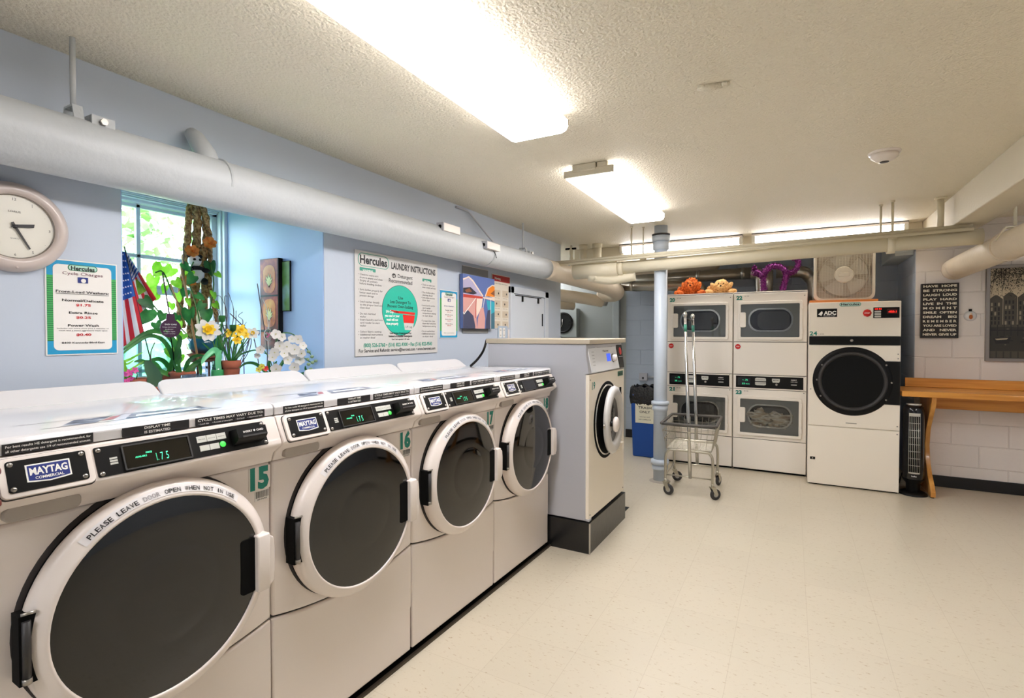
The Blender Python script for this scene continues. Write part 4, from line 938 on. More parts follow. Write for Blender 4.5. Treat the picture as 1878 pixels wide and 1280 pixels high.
# ================================================================ wooden counter, tower fan, wall decor at right
t = thing('folding_counter', 'orange oak folding counter against the white block wall', 'counter', (1.02, 6.09, 0))
b = MB(); b.box(WOOD, -.165, 2.1, -.50, -.0, .872, .920); b.build('worktop', t, bevel=.006)
MB().box(WOOD, -.07, 2.1, -.022, .0, .922, 1.005).build('backsplash', t, bevel=.003)
MB().box(WOOD, .085, 2.1, -.045, -.020, .73, .872).build('rear_rail', t, bevel=.003)
b = MB(); pf = [(-.02, .872), (-.475, .872), (-.465, .82), (-.44, .775), (-.355, .68), (-.27, .56), (-.235, .42), (-.26, .30), (-.35, .18), (-.45, .10), (-.485, .055), (-.485, .012), (-.02, .012)]
b.prism(WOODL, pf[:1] + pf[1:3] + [tuple(p)[:2] for p in []] + pf[3:], .045, .080, 'x'); b.build('leg', t, bevel=.004)
b = MB(); b.prism(WOODL, pf, 1.30, 1.335, 'x'); b.build('leg', t, bevel=.004)
for x in (.062, 1.317):
    MB().lathe(BLACK, [(0, 0), (.014, 0), (.014, .014)], (x, -.45, 0), ax='z', n=14).build('leveling_foot', t)

t = thing('tower_fan', 'black tower fan with silver grille under the counter end', 'fan', (.957, 5.70, 0), R(-4))
b = MB(); b.lathe(BLACK, [(0, .03), (.08, .028), (.10, .016), (.106, .004), (.106, 0)], ax='z', n=48); b.build('base', t)
b = MB(); b.lathe(BLACK, [(.048, .02), (.052, .10), (.07, .12), (.078, .14)], ax='z', n=32); b.build('neck', t)
b = MB(); b.lathe(mat('glossy black plastic', (20, 20, 22), .15), [(.072, .13), (.076, .15), (.076, .74), (.070, .775), (.05, .79), (0, .795)], ax='z', n=40); b.build('body', t)
SG = mat('silver fan grille', (206, 202, 192), .35, .4); g0 = MB()
g0.lathe(BLACKM, [(.0775, .20), (.0775, .72)], ax='z', n=12, a0=R(-120), a1=R(-60)); 
for i in range(7):
    a = R(-118 + 56 * i / 6); c, s_ = math.cos(a) * .081, math.sin(a) * .081; g0.tube(SG, [(c, s_, .205), (c, s_, .70)], .0018, 5)
for i in range(9):
    z = .205 + .495 * i / 8; g0.tube(SG, [(math.cos(R(-120 + 60 * k / 8)) * .0815, math.sin(R(-120 + 60 * k / 8)) * .0815, z) for k in range(9)], .0018, 5)
g0.lathe(SG, [(.080, .70), (.080, .725)], ax='z', n=12, a0=R(-120), a1=R(-60)); g0.lathe(SG, [(.080, .195), (.080, .208)], ax='z', n=12, a0=R(-120), a1=R(-60)); g0.build('grille', t)
b = MB(); b.text(INKW, 'Lasko', 0, .168, .016, -.0775, wid=.036, bold=.02); b.build('logo', t)
b = MB(); b.lathe(SG, [(.05, .791), (.055, .80), (.05, .803)], ax='z', n=28); b.build('top_ring', t)
o = MB().tube(BLACK, path_smooth([(.90, 6.0, .01), (.885, 5.9, .10), (.875, 5.82, .05), (.885, 5.74, .17), (.90, 5.70, .14)]), .005, 6).build('fan_cord'); tag(o, 'black cord bunched beside the tower fan and the large dryer', 'cord')

t = thing('word_sign', 'black wall sign with white letters beginning HAVE HOPE', 'sign', (1.198, 6.10, 1.632))
b = MB(); b.box(mat('black sign board', (34, 28, 26), .6), -.137, .137, -.038, 0, -.252, .252); b.build('board', t, bevel=.002)
b = MB(); IV = mat('ivory lettering', (226, 220, 200), .6)
lines = ['HAVE  HOPE', 'BE  STRONG', 'LAUGH  LOUD', 'PLAY  HARD', 'LIVE  IN  THE', 'M O M E N T', 'SMILE  OFTEN', 'DREAM    BIG', 'R E M E M B E R', 'YOU ARE LOVED', 'AND   NEVER', 'NEVER GIVE UP']
for i, l in enumerate(lines): b.text(IV, l, 0, .217 - i * .0405, .029, -.0388, wid=.244, bold=.035)
b.build('lettering', t)
t = thing('hanging_ornament', 'small round glass ornament with orange figure between sign and framed print', 'ornament', (1.423, 6.10, 1.592))
MB().lathe(mat('pale ornament glass', (214, 214, 214), .15), [(0, -.02), (.03, -.018), (.046, -.006), (.046, 0)], (0, 0, -.012), n=28).build('globe', t)
MB().ball(mat('amber figure', (176, 96, 40), .5), (0, -.022, -.02), (.014, .006, .022), 12, 8).ball(mat('figure head', (226, 200, 170), .5), (0, -.024, .006), .009, 10, 8).build('figure', t)
MB().tube(BLACK, [(0, -.004, .03), (0, -.004, .052)], .012, 8).build('cap', t)

t = thing('framed_print', 'large black and white canal house print in a silver frame', 'picture', (1.86, 6.10, 1.60))
FR = mat('silver grey frame', (140, 134, 130), .4, .3)
b = MB(); b.frame(FR, [(-.335, -.425), (.335, -.425), (.335, .425), (-.335, .425)], [(-.308, -.398), (.308, -.398), (.308, .398), (-.308, .398)], 0, -.03); b.build('frame', t, bevel=.003)
b = MB(); SEP = lambda k: mat('print tone %d' % k, (int(22 + k * 26), int(20 + k * 24), int(17 + k * 20)), .5)
b.rect(SEP(7), -.31, .31, -.40, .40, -.008)
y = -.0086; q = random.Random(5)
b.rect(SEP(1), -.31, .31, -.40, -.30, y); b.rect(SEP(2), -.31, .31, -.395, -.335, y - .0004)                 # road
for i in range(26): b.rect(SEP(1 + i % 2), -.31 + i * .024, -.30 + i * .024, -.392, -.338, y - .0006)
b.rect(SEP(1), -.31, .31, -.30, -.10, y)                 # canal bank
for i in range(46): xx = q.uniform(-.3, .3); zz = q.uniform(-.29, -.12); b.rect(SEP(q.choice((0, 0, 2, 3))), xx, xx + q.uniform(.01, .05), zz, zz + .008, y - .0006)
for c, rr in ((-.22, .06), (.08, .07)):                     # moored boats
    b.flat(SEP(0), [(c - rr, -.22), (c + rr, -.21), (c + rr * .8, -.265), (c - rr * .7, -.27)], y - .0010); b.flat(SEP(6), [(c - rr * .8, -.225), (c + rr * .7, -.218), (c + rr * .5, -.232), (c - rr * .6, -.238)], y - .0014)
b.rect(SEP(0), -.31, .31, -.155, -.145, y - .001)
for i in range(14): xx = -.3 + i * .045; b.rect(SEP(0), xx, xx + .006, -.20, -.10, y - .0012)
x = -.31; i = 0
while x < .30:                                             # gabled canal houses
    w_ = q.uniform(.07, .10); h_ = q.uniform(.06, .15); k_ = q.choice((1, 2, 2, 3))
    b.flat(SEP(k_), [(x, -.12), (x + w_, -.12), (x + w_, h_), (x + w_ * .62, h_ + .035), (x + w_ * .38, h_ + .035), (x, h_)], y - .0008)
    for r_ in range(5):
        for c in range(3): xa = x + .012 + c * (w_ - .02) / 3; za = -.10 + r_ * (h_ + .08) / 5; b.rect(SEP(5 if q.random() < .3 else 0), xa, xa + .012, za, za + .030, y - .0013)
    x += w_ + .003; i += 1
for i in range(1900):                                       # leafy branches across the top
    a = q.random(); xx = q.uniform(-.305, .305); zz = .40 - abs(q.gauss(0, .10)) - max(0, .1 - abs(xx - .0)) * .2
    if zz < .06: continue
    d = q.uniform(0, PI); l_ = q.uniform(.005, .012); b.flat(SEP(q.choice((0, 0, 1, 3))), [(xx - l_ * math.cos(d), zz - l_ * math.sin(d)), (xx + l_ * .5 * math.sin(d), zz - l_ * .5 * math.cos(d)), (xx + l_ * math.cos(d), zz + l_ * math.sin(d))], y - .0018)
for i in range(9): x0 = q.uniform(-.3, .3); b.flat(SEP(0), [(x0, .40), (x0 + .006, .40), (max(-.3, min(.3, x0 + q.uniform(-.15, .15))), .14)], y - .0016)
b.build('printed_sheet', t, recalc=False)

# ================================================================ left wall: clock, signs, paintings
LW = R(90)     # local x runs along the wall (+Y), local -y faces the room
t = thing('wall_clock', 'round beige-rimmed wall clock at the left edge', 'clock', (WX, .750, 1.785), LW)
RIM = mat('taupe clock rim', (196, 182, 174), .3, coat=.3)
MB().lathe(RIM, [(.108, -.030), (.112, -.040), (.122, -.046), (.138, -.040), (.151, -.022), (.154, -.006), (.150, 0)], n=72).build('rim', t)
MB().lathe(mat('clock face', (222, 218, 206), .3), [(0, -.026), (.109, -.026)], n=48).build('face', t)
b = MB()
for i in range(12):
    a = PI / 2 - i * PI / 6
    Mk = Matrix.Translation((.094 * math.cos(a), -.0268, .094 * math.sin(a)))
    b.text(DGREY, ('12', '|', '.', '3', '.', '5', '6', '7', '.', '9', '.', '|')[i], 0, -.005, .013, 0, M=Mk)
b.text(DGREY, 'LORUS', 0, .048, .009, -.0268, wid=.032); b.text(DGREY, 'QUARTZ', 0, -.042, .006, -.0268, wid=.024); b.build('dial_marks', t)
b = MB(); b.flat(DGREY, [(-.012, -.005), (-.008, .006), (.052, .016), (.050, .004)], -.030); b.build('hour_hand', t)
b = MB(); b.flat(DGREY, [(-.012, .012), (-.004, .016), (.040, -.070), (.036, -.074)], -.031); b.lathe(DGREY, [(0, -.034), (.006, -.033), (.007, -.028)], n=14); b.build('minute_hand', t)
MB().lathe(RIM, [(0, -.046), (.003, -.046), (.004, -.04)], (0, 0, -.140), n=10).lathe(mat('clock bezel ring', (150, 140, 130), .2, .6), [(.105, -.028), (.110, -.033), (.112, -.038)], n=72).build('bezel', t)

HG = mat('mint logo fill', (176, 214, 196), .4); BLU = mat('poster blue', (30, 150, 196), .35); GRN = mat('poster green', (70, 170, 90), .35); GRN2 = mat('poster dark green', (40, 110, 70), .35); SCR = mat('maroon script ink', (110, 50, 70), .5); PRED = mat('price red ink', (196, 40, 44), .5)
def card(y0, y1, z0, z1, label, small=False, name='price_poster'):
    W = y1 - y0; H = z1 - z0; t = thing(name, label, 'poster', (WX, (y0 + y1) / 2, (z0 + z1) / 2), LW)
    b = MB(); b.box(PAPER, -W / 2, W / 2, -.004, 0, -H / 2, H / 2); e = .004; k = W / .225; y = -.0046
    b.rect(BLU, -W / 2 + e, W / 2 - e, -H / 2 + e, H / 2 - e, y)
    b.rect(GRN, -W / 2 + e, W / 2 - e, -H / 2 + .15 * H, H / 2 - .19 * H + .02 * H, y - .0003)
    if not small:
        for i in range(30): z = -H / 2 + .15 * H + i * .0078; b.rect(GRN2, -W / 2 + e, W / 2 - e, z, z + .0028, y - .0005)
    b.prism(PAPER, b.rrect(-W / 2 + .022 * k, W / 2 - .020 * k, -H / 2 + .018 * k, H / 2 - .018 * k, .016 * k), y - .0011, y, 'y')
    y -= .0018
    T = lambda m, s, z, sz, w, bo=.02: b.text(m, s, 0, (z - .5) * H, sz * H, y, wid=w * W, bold=bo)
    b.prism(HG, b.rrect(-.20 * W, .20 * W, .395 * H, .45 * H, .026 * H), y - .0002, y + .0004, 'y'); b.frame(GRN2, b.rrect(-.205 * W, .205 * W, .39 * H, .455 * H, .03 * H), b.rrect(-.193 * W, .193 * W, .397 * H, .448 * H, .025 * H), y + .0004, y - .0003)
    y -= .0006
    T(INKK, 'Hercules', .898, .060, .33, .035); T(SCR, 'Cycle Charges', .845, .046, .56, 0)
    b.rect(NAVY, -.075 * W, .07 * W, .265 * H, .325 * H, y); b.disc(PAPER, (.005 * W, y - .0003, .29 * H), .022 * W * 1.6)
    if not small:
        T(INKK, 'Front-Load Washers:', .655, .036, .74); b.rect(INKK, -.37 * W, .37 * W, .142 * H, .146 * H, y)
        T(INKK, 'Normal/Delicate', .565, .035, .58); T(PRED, '$1.75', .518, .034, .21, .035); T(INKK, 'Extra Rinse', .435, .035, .40); T(PRED, '$0.25', .386, .034, .21, .035)
        T(INKK, 'Power Wash', .30, .036, .43); T(INKK, 'Includes the extra rinse plus 3 minutes of', .276, .016, .72, .01); T(INKK, 'wash and a more aggressive wash cycle', .252, .016, .68, .01); T(PRED, '$0.40', .202, .036, .21, .035)
        T(INKK, '8400 Kennedy Blvd East', .12, .026, .60, .015)
    else:
        T(NAVY, '30 Lb Washers', .66, .03, .55)
        for i, (a, c) in enumerate((('Regular Wash', '$3.25'), ('Delicate', '$3.25'), ('Extra Rinse', '$0.50'), ('Heavy Duty', '$0.50'))): T(INKK, a, .575 - i * .095, .024, .42); T(PRED, c, .54 - i * .095, .022, .2)
        T(INKK, '8400 Kennedy Blvd East', .10, .018, .60, .01)
    b.build('sheet', t, recalc=False)
card(.837, 1.062, 1.341, 1.693, 'laminated cycle charges poster beside the clock')
card(3.20, 3.44, 1.386, 1.757, 'smaller cycle charges poster right of the big instruction board', True)

t = thing('instruction_board', 'large white LAUNDRY INSTRUCTIONS board on the left wall', 'sign', (WX + .0005, 2.748, 1.608), LW)
W, H = .835, .658
b = MB(); BD = mat('white printed board', (208, 205, 201), .4); b.box(BD, -W / 2, W / 2, -.008, 0, -H / 2, H / 2); b.build('board', t, bevel=.001)
b = MB(); y = -.0088
def X(f): return (f - .5) * W
def Z(f): return (.5 - f) * H
TM = mat('teal board print', (40, 150, 125), .4); TQ = mat('turquoise oval', (24, 186, 160), .4)
b.frame(TM, b.rrect(X(.03), X(.36), Z(.145), Z(.02), .035), b.rrect(X(.036), X(.354), Z(.14), Z(.026), .032), y + .0004, y - .0004)
b.text(INKK, 'Hercules', X(.195), Z(.118), .072, y, wid=.245, bold=.035); b.text(INKK, 'LAUNDRY INSTRUCTIONS', X(.68), Z(.125), .060, y, wid=.485, bold=.035)
b.disc(DGREY, (X(.42), y, Z(.195)), .020, 'y', 24, rz=.016); b.text(BD, 'HE', X(.42), Z(.21), .02, y - .0004, wid=.024, bold=.03)
b.text(INKK, 'Detergent', X(.56), Z(.21), .036, y, wid=.155, bold=.01); b.text(INKK, 'Recommended', X(.505), Z(.265), .038, y, wid=.24, bold=.01)
cx, cz = X(.50), Z(.545); b.disc(DGREY, (cx, y + .0003, cz), .183, 'y', 64, rz=.171); b.disc(TQ, (cx, y - .0002, cz), .180, 'y', 64, rz=.168); y2 = y - .0009
for s_, f, wd in (('Use', .43, .05), ('Less Detergent To', .475, .21), ('Prevent Over-Sudsing', .52, .26)): b.text(INKK, s_, cx, Z(f), .030, y2, wid=wd, bold=.01)
for s_, f, wd in (('1/4 Cup is all', .575, .12), ('you need or your', .615, .145), ('wash will not', .655, .115), ('rinse properly', .695, .12)): b.text(INKW, s_, cx - .085, Z(f), .024, y2, wid=wd, bold=.035)
RC = mat('red measuring cup', (226, 36, 30), .4)
b.flat(RC, [(cx - .11, Z(.545)), (cx + .155, Z(.56)), (cx + .148, Z(.585)), (cx - .06, Z(.572))], y2); b.flat(RC, [(cx + .02, Z(.585)), (cx + .15, Z(.592)), (cx + .135, Z(.68)), (cx + .032, Z(.675))], y2)
b.flat(BD, [(cx + .031, Z(.672)), (cx + .137, Z(.675)), (cx + .128, Z(.75)), (cx + .042, Z(.745))], y2 - .0003); b.text(INKK, '1/4 cup', cx + .085, Z(.725), .024, y2 - .0006, wid=.07)
for s_, f, wd, sz in (('Use Water-Detergents Plus', .79, .22, .02), ('Instead of Double Detergents', .82, .24, .02), ('Use 2 tab capsules in 30 wash', .85, .18, .014)): b.text(INKK, s_, cx, Z(f), sz, y2, wid=wd, bold=.02)
def para(x, rows, f0, st, wd):
    b.prism(TM, b.rrect(X(x), X(x) + wd * .62, Z(f0 - .015), Z(f0 - .047), .004), y - .0006, y, 'y')
    for i, r_ in enumerate(rows):
        if r_: b.text(DGREY, r_, X(x) - .012 if r_[0] == '•' else X(x), Z(f0 + (i + 1) * st), .0175, y, wid=min(len(r_) * .0088, .215 if x < .5 else .158), align='L', bold=.0)
para(.045, ['• Check to make sure', 'drum is empty and clean', '• Empty all pockets', 'before loading clothes', '', '• Sort clothes properly for', 'better wash and to', 'prevent damage', '', '• Load washer loosely', 'to the proper level and', 'close door', '', '• Do not overload', 'washer', '• Insert laundry card into', 'card reader to start', 'washer', '', '• Select fabric setting', '• Additional instructions', 'on washer decal'], .205, .0285, .225)
para(.785, ['• Check to make sure', 'drum is empty and clean', '', '• Clean lint filter before', 'starting dryer', '• Load clothes and close', 'dryer door', '', '• Insert laundry card in', 'card reader', '• Push desired', 'temperature setting', 'to start dryer', '', '• To restart dryer, close', 'dryer door and press', 'temperature setting', '', '• Do not overload dryer', '• Additional instructions', 'on dryer decal'], .225, .0285, .17)
b.text(INKW, 'WASHING', X(.045) + .07, Z(.232 - .047 + .005), .014, y - .0012, wid=.09, bold=.03); b.text(INKW, 'DRYING', X(.785) + .052, Z(.252 - .047 + .005), .014, y - .0012, wid=.07, bold=.03)
b.text(TM, '(800) 526-5760 • (516) 822-9300 • Fax (516) 822-9543', X(.5), Z(.915), .034, y, wid=.70, bold=.03); b.text(INKK, 'For Service and Refunds: service@hercnet.com • www.hercnet.com', X(.5), Z(.965), .030, y, wid=.78, bold=.02)
b.build('printing', t, recalc=False)

# grey mount board with the abstract canvas, and the red-headed notice
o = MB().box(mat('grey mount board', (132, 132, 130), .5), 0, .40, -.008, 0, 0, .55).box(WHITE, .0, .40, -.0095, -.008, .548, .552).build('mount_board', loc=(WX, 3.508, 1.425), rot=(0, 0, LW), bevel=.001); tag(o, 'grey board on the wall behind the abstract canvas', 'board')
t = thing('canvas_painting', 'colourful abstract canvas of sailing shapes on the left wall', 'painting', (WX, 3.715, 1.683), LW)
W, H = .50, .44
b = MB(); b.box(mat('canvas blue', (92, 112, 170), .6), -W / 2, W / 2, -.04, -.009, -H / 2, H / 2); cb = b.build('canvas', t, bevel=.002)
b = MB(); y = -.0405
A_ = {k: mat('paint ' + k, v, .6) for k, v in dict(lilac=(178, 170, 200), black=(46, 44, 60), orange=(232, 132, 34), pink=(214, 160, 152), cream=(236, 216, 200), cyan=(48, 168, 190), red=(196, 66, 52), teal=(60, 110, 130), brown=(140, 84, 50), dark=(66, 70, 96)).items()}
def PP(m, pts, d=0): b.flat(A_[m], [((x - .5) * W, (.5 - z) * H) for x, z in pts], y - d)
PP('cream', [(0, .09), (.17, .03), (.30, .09), (.62, .36), (.60, .40), (0, .42)]); PP('lilac', [(0, .12), (.16, .06), (.28, .12), (.58, .37), (0, .40)], .0004)
PP('black', [(0, .26), (.22, .23), (.42, .33), (.3, .36), (0, .35)], .0008); PP('brown', [(.05, .30), (.18, .25), (.26, .31), (.10, .34)], .001)
PP('cream', [(.66, .38), (.76, .20), (.92, .12), (1, .12), (1, .38), (.8, .36)]); PP('orange', [(.70, .36), (.79, .21), (.92, .14), (1, .15), (1, .36)], .0004); PP('brown', [(.86, .30), (1, .22), (1, .34)], .0008)
PP('red', [(0, .37), (.6, .38), (.6, .42), (0, .43)], .001); PP('cream', [(.6, .39), (1, .37), (1, .44), (.6, .41)], .001)
PP('pink', [(0, .43), (.60, .41), (.56, .6), (.40, .8), (.42, 1), (.0, 1)], .0002); PP('cream', [(.38, .43), (.60, .42), (.56, .6), (.40, .78)], .0006); PP('red', [(.38, .43), (.40, .43), (.38, .80), (.36, .80)], .0008)
PP('dark', [(0, .72), (.14, .66), (.30, .76), (.36, .95), (.36, 1), (0, 1)], .001); PP('pink', [(.42, 1), (.44, .82), (.52, .62), (.62, .58), (.68, .8), (.66, 1)], .0006)
PP('cyan', [(.72, .44), (1, .46), (1, .66), (.84, .74), (.76, .60)], .0004); PP('teal', [(.72, .8), (.84, .72), (1, .66), (1, 1), (.72, 1)], .0008); PP('dark', [(.70, .85), (.76, .64), (.86, .62), (.88, 1), (.70, 1)], .0012)
for a, c in (((.02, .74), (.38, .42)), ((.02, .74), (.0, .70)), ((.86, .40), (.86, 1)), ((.66, .40), (.60, .60))):
    dx, dz = (c[1] - a[1]), (a[0] - c[0]); l_ = math.hypot(dx, dz) * 120; b.flat(INKW, [((a[0] - .5 + dx / l_) * W, (.5 - a[1] - dz / l_) * H), ((c[0] - .5 + dx / l_) * W, (.5 - c[1] - dz / l_) * H), ((c[0] - .5 - dx / l_) * W, (.5 - c[1] + dz / l_) * H), ((a[0] - .5 - dx / l_) * W, (.5 - a[1] + dz / l_) * H)], y - .0016)
b.build('painted_shapes', cb, recalc=False)
t = thing('notice_sheet', 'cream notice sheet with red header beside the abstract canvas', 'notice', (WX, 4.15, 1.718), LW)
W, H = .335, .478
b = MB(); b.box(mat('cream notice paper', (224, 214, 198), .5), -W / 2, W / 2, -.004, 0, -H / 2, H / 2); b.rect(mat('notice red', (178, 40, 38), .5), -W / 2 + .006, W / 2 - .006, H / 2 - .062, H / 2 - .006, -.0045)
b.text(INKW, 'Warning', -.07, H / 2 - .045, .03, -.005, wid=.11, bold=.02); b.text(INKK, 'Important safety information', -.02, H / 2 - .085, .014, -.0045, wid=.27)
q = random.Random(2); TN = mat('notice tan panel', (206, 190, 166), .5)
for r_ in range(4):
    for c in range(2):
        x = -.13 + c * .15; z = .10 - r_ * .095; b.rect(TN, x, x + .11, z - .06, z, -.0045); b.disc(INKK, (x + .06 + q.uniform(-.02, .02), -.005, z - .03), .010, n=14); b.text(INKK, 'lint trap', x + .055, z - .075, .010, -.0045, wid=.08)
b.build('sheet', t, recalc=False)
t = thing('wall_outlet', 'double pale outlet plate on the wall below the red-headed notice', 'outlet', (WX, 4.19, 1.43), LW)
b = MB(); b.box(mat('pale blue plate', (176, 190, 204), .4), -.105, .075, -.008, 0, -.062, .062); b.build('cover_plate', t, bevel=.003)
for c in (-.065, .0):
    b = MB(); b.prism(PAPER, b.rrect(c - .022, c + .022, -.045, .045, .01), -.011, -.008, 'y')
    for z in (-.025, .022):
        for dx in (-.007, .007): b.box(BLACK, c + dx - .0015, c + dx + .0015, -.0116, -.011, z - .006, z + .006)
    b.build('receptacle', t)
t = MB().box(WHITE, -.05, .05, -.012, 0, -.06, .06).text(DGREY, '||', 0, -.01, .03, -.0125).build('switch_plate', loc=(WX, 4.32, 1.40), rot=(0, 0, LW), bevel=.003); tag(t, 'white switch plate right of the outlet plate', 'switch')

# ================================================================ the plant window
SX = 1.131      # height of the sill board
def KEEP(p): return Vector((p[0], min(p[1], 2.082), max(p[2], SX)))      # inside the recess
def PX(pts, x): return [KEEP(AT(a, c, 'x', x)) for a, c in pts]
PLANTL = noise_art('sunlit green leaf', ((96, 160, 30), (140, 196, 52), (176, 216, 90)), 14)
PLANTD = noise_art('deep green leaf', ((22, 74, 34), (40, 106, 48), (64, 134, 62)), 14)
PLANTM = noise_art('strap leaf green', ((30, 84, 40), (52, 118, 52), (98, 160, 74)), 8)
for m_ in (PLANTL, PLANTD, PLANTM):
    bs = m_.node_tree.nodes['Principled BSDF']; bs.inputs['Roughness'].default_value = .4
for m_ in (PLANTL, PLANTD, PLANTM):      # leaves let daylight through
    t_ = m_.node_tree; bs = t_.nodes['Principled BSDF']; out_ = t_.nodes['Material Output']; tl = t_.nodes.new('ShaderNodeBsdfTranslucent'); mx_ = t_.nodes.new('ShaderNodeMixShader')
    src = bs.inputs['Base Color'].links[0].from_socket; t_.links.new(src, tl.inputs[0]); mx_.inputs[0].default_value = .5 if m_ is PLANTL else .25
    t_.links.new(bs.outputs[0], mx_.inputs[1]); t_.links.new(tl.outputs[0], mx_.inputs[2]); t_.links.new(mx_.outputs[0], out_.inputs[0])
STEM = mat('green stem', (70, 116, 50), .6); TWIG = mat('dry grey twig', (96, 84, 84), .8)
WPET = mat('white petal', (214, 210, 204), .5, var=(30, .04)); YPET = mat('yellow petal', (246, 206, 40), .5); PPET = mat('pink petal', (236, 90, 160), .5); YC = mat('yellow green throat', (196, 190, 70), .6)
def strap(b, m, P, w_, twist=.0):
    P = path_smooth(P, 5); vs = []; k = len(P) - 1
    for i, p in enumerate(P):
        d = (P[min(i + 1, k)] - P[max(i - 1, 0)]).normalized(); side = d.cross(Vector((1, -.35, .15))).normalized(); f = i / k
        ww = w_ * .5 * min(1, (f * 4 + .35)) * (1 - f ** 3) ** .7 + .0006
        n_ = d.cross(side) * ww * .35
        vs += [tuple(p - side * ww), tuple(p + n_), tuple(p + side * ww)]
    b.add(m, vs, [(3 * i + j, 3 * i + j + 1, 3 * i + j + 4, 3 * i + j + 3) for i in range(k) for j in range(2)], True)
def heart(b, m, c, s_, roll, yaw=0.0, pitch=0.0):
    """heart shaped leaf facing roughly +x (the room)"""
    Q = Matrix.Translation(c) @ Matrix.Rotation(yaw, 4, 'Z') @ Matrix.Rotation(pitch, 4, 'Y') @ Matrix.Rotation(roll, 4, 'X')
    out = [(0, -.0), (.28, .22), (.46, .12), (.50, -.12), (.42, -.45), (.22, -.78), (0, -1.05), (-.22, -.78), (-.42, -.45), (-.50, -.12), (-.46, .12), (-.28, .22)]
    vs = [(.05 * s_, 0, -.3 * s_)] + [(-(abs(x) ** 2) * .35 * s_, x * s_, z * s_) for x, z in out]
    b.add(m, vs, [(0, i, i + 1) for i in range(1, 12)] + [(0, 12, 1)], True, Q)
def bloom(c, r, n, m, label=None, parent=None, cm=YPET, cup=.3, cone=.3, face=(1, -.45, .25), wide=.42, seed=0):
    b = MB(); q = random.Random(seed * 7 + n); f = Vector(face).normalized(); u = f.cross(Vector((0, 0, 1))).normalized(); v = u.cross(f)
    for i in range(n):
        a = 2 * PI * i / n + q.uniform(-.12, .12) + seed; d = u * math.cos(a) + v * math.sin(a); s_ = f.cross(d)
        row = []
        for t_, w_ in ((0, .12), (.3, .75), (.6, 1), (.85, .7), (1.0, .12)):
            p = Vector(c) + d * r * t_ + f * (r * cup * t_ * (1 - .4 * t_) * 1.4); ww = r * wide * w_
            row += [tuple(p - s_ * ww), tuple(p - f * r * .05), tuple(p + s_ * ww)]
        b.add(m, row, [(3 * k + j, 3 * k + j + 1, 3 * k + j + 4, 3 * k + j + 3) for k in range(4) for j in range(2)], True)
    if cone:
        k = 10; vs = []
        for t_, rr in ((0, .10), (.5, .16), (1, .26)):
            for j in range(k): a = 2 * PI * j / k; vs.append(tuple(Vector(c) + f * (r * (.1 + .5 * t_ * cone * 2)) + (u * math.cos(a) + v * math.sin(a)) * r * rr * (1 + .1 * (j % 2) * t_) * cone * 3.2))
        b.add(cm, vs, [(i * k + j, i * k + (j + 1) % k, (i + 1) * k + (j + 1) % k, (i + 1) * k + j) for i in range(2) for j in range(k)], True)
    return b.build('flower', parent, recalc=False)
def pot(t, c, r, h, m=TERRA, name='pot'):
    """c: centre of the foot, in the thing's frame"""
    b = MB(); b.lathe(m, [(0, 0), (r * .70, 0), (r * .90, h * .70), (r * .90, h * .72), (r, h * .72), (r * 1.02, h), (r * .92, h), (r * .90, h * .9), (0, h * .88)], c, 'z', 32); return b.build(name, t)
def at_thing(name, label, cat, group=None): return thing(name, label, cat, (0, 0, 0), 0, group)
def base_thing(name, label, cat, base, group=None): return thing(name, label, cat, tuple(base), 0, group)
def rel(P, o): o = Vector(o); return [Vector(p) - o for p in P]

# pothos climbing the hanging ropes, with its pot on a small stand
B0 = Vector((-2.98, 1.86, SX)); t = base_thing('pothos_plant', 'climbing heart-leaved plant filling the middle of the window', 'plant', B0)
b1 = MB(); b2 = MB(); q = random.Random(4)
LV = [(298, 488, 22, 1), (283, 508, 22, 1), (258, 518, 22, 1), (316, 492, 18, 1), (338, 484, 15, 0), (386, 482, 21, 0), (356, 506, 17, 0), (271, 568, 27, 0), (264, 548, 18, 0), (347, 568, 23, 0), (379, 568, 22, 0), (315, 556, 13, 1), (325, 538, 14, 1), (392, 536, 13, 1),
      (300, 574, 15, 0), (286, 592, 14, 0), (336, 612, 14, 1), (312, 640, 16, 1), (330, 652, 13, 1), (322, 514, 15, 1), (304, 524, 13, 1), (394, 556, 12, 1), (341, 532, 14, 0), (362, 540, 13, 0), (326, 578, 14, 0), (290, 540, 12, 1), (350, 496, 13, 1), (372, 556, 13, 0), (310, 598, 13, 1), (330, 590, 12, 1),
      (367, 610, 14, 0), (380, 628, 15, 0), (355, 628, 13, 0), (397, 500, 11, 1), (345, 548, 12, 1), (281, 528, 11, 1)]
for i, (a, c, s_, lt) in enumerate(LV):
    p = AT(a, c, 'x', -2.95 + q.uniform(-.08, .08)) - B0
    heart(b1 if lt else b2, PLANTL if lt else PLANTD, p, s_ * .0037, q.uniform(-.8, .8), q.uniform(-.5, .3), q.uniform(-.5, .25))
b1.build('pale_foliage', t, recalc=False); b2.build('dark_foliage', t, recalc=False)
b = MB()
for ch in ([(372, 640), (350, 590), (320, 545), (300, 500), (285, 500)], [(375, 640), (360, 560), (345, 510), (355, 480)], [(378, 640), (385, 570), (392, 520), (386, 485)], [(365, 640), (330, 600), (290, 570), (262, 530)]):
    b.tube(STEM, path_smooth(rel(PX(ch, -2.97), B0), 4), .004, 5)
b.build('vine', t)
pc = AT(373, 648, 'x', -2.98) - B0
b = MB(); TEALG = mat('teal glazed pot', (16, 84, 110), .15, coat=.6); b.lathe(TEALG, [(0, 0), (.05, 0), (.075, .03), (.092, .085), (.084, .085), (.07, .06), (0, .06)], pc, 'z', 32); b.build('glazed_pot', t)
MB().lathe(TERRA, [(0, -.032), (.06, -.03), (.088, 0), (.080, 0), (.06, -.015), (0, -.015)], pc, 'z', 32).build('saucer', t)
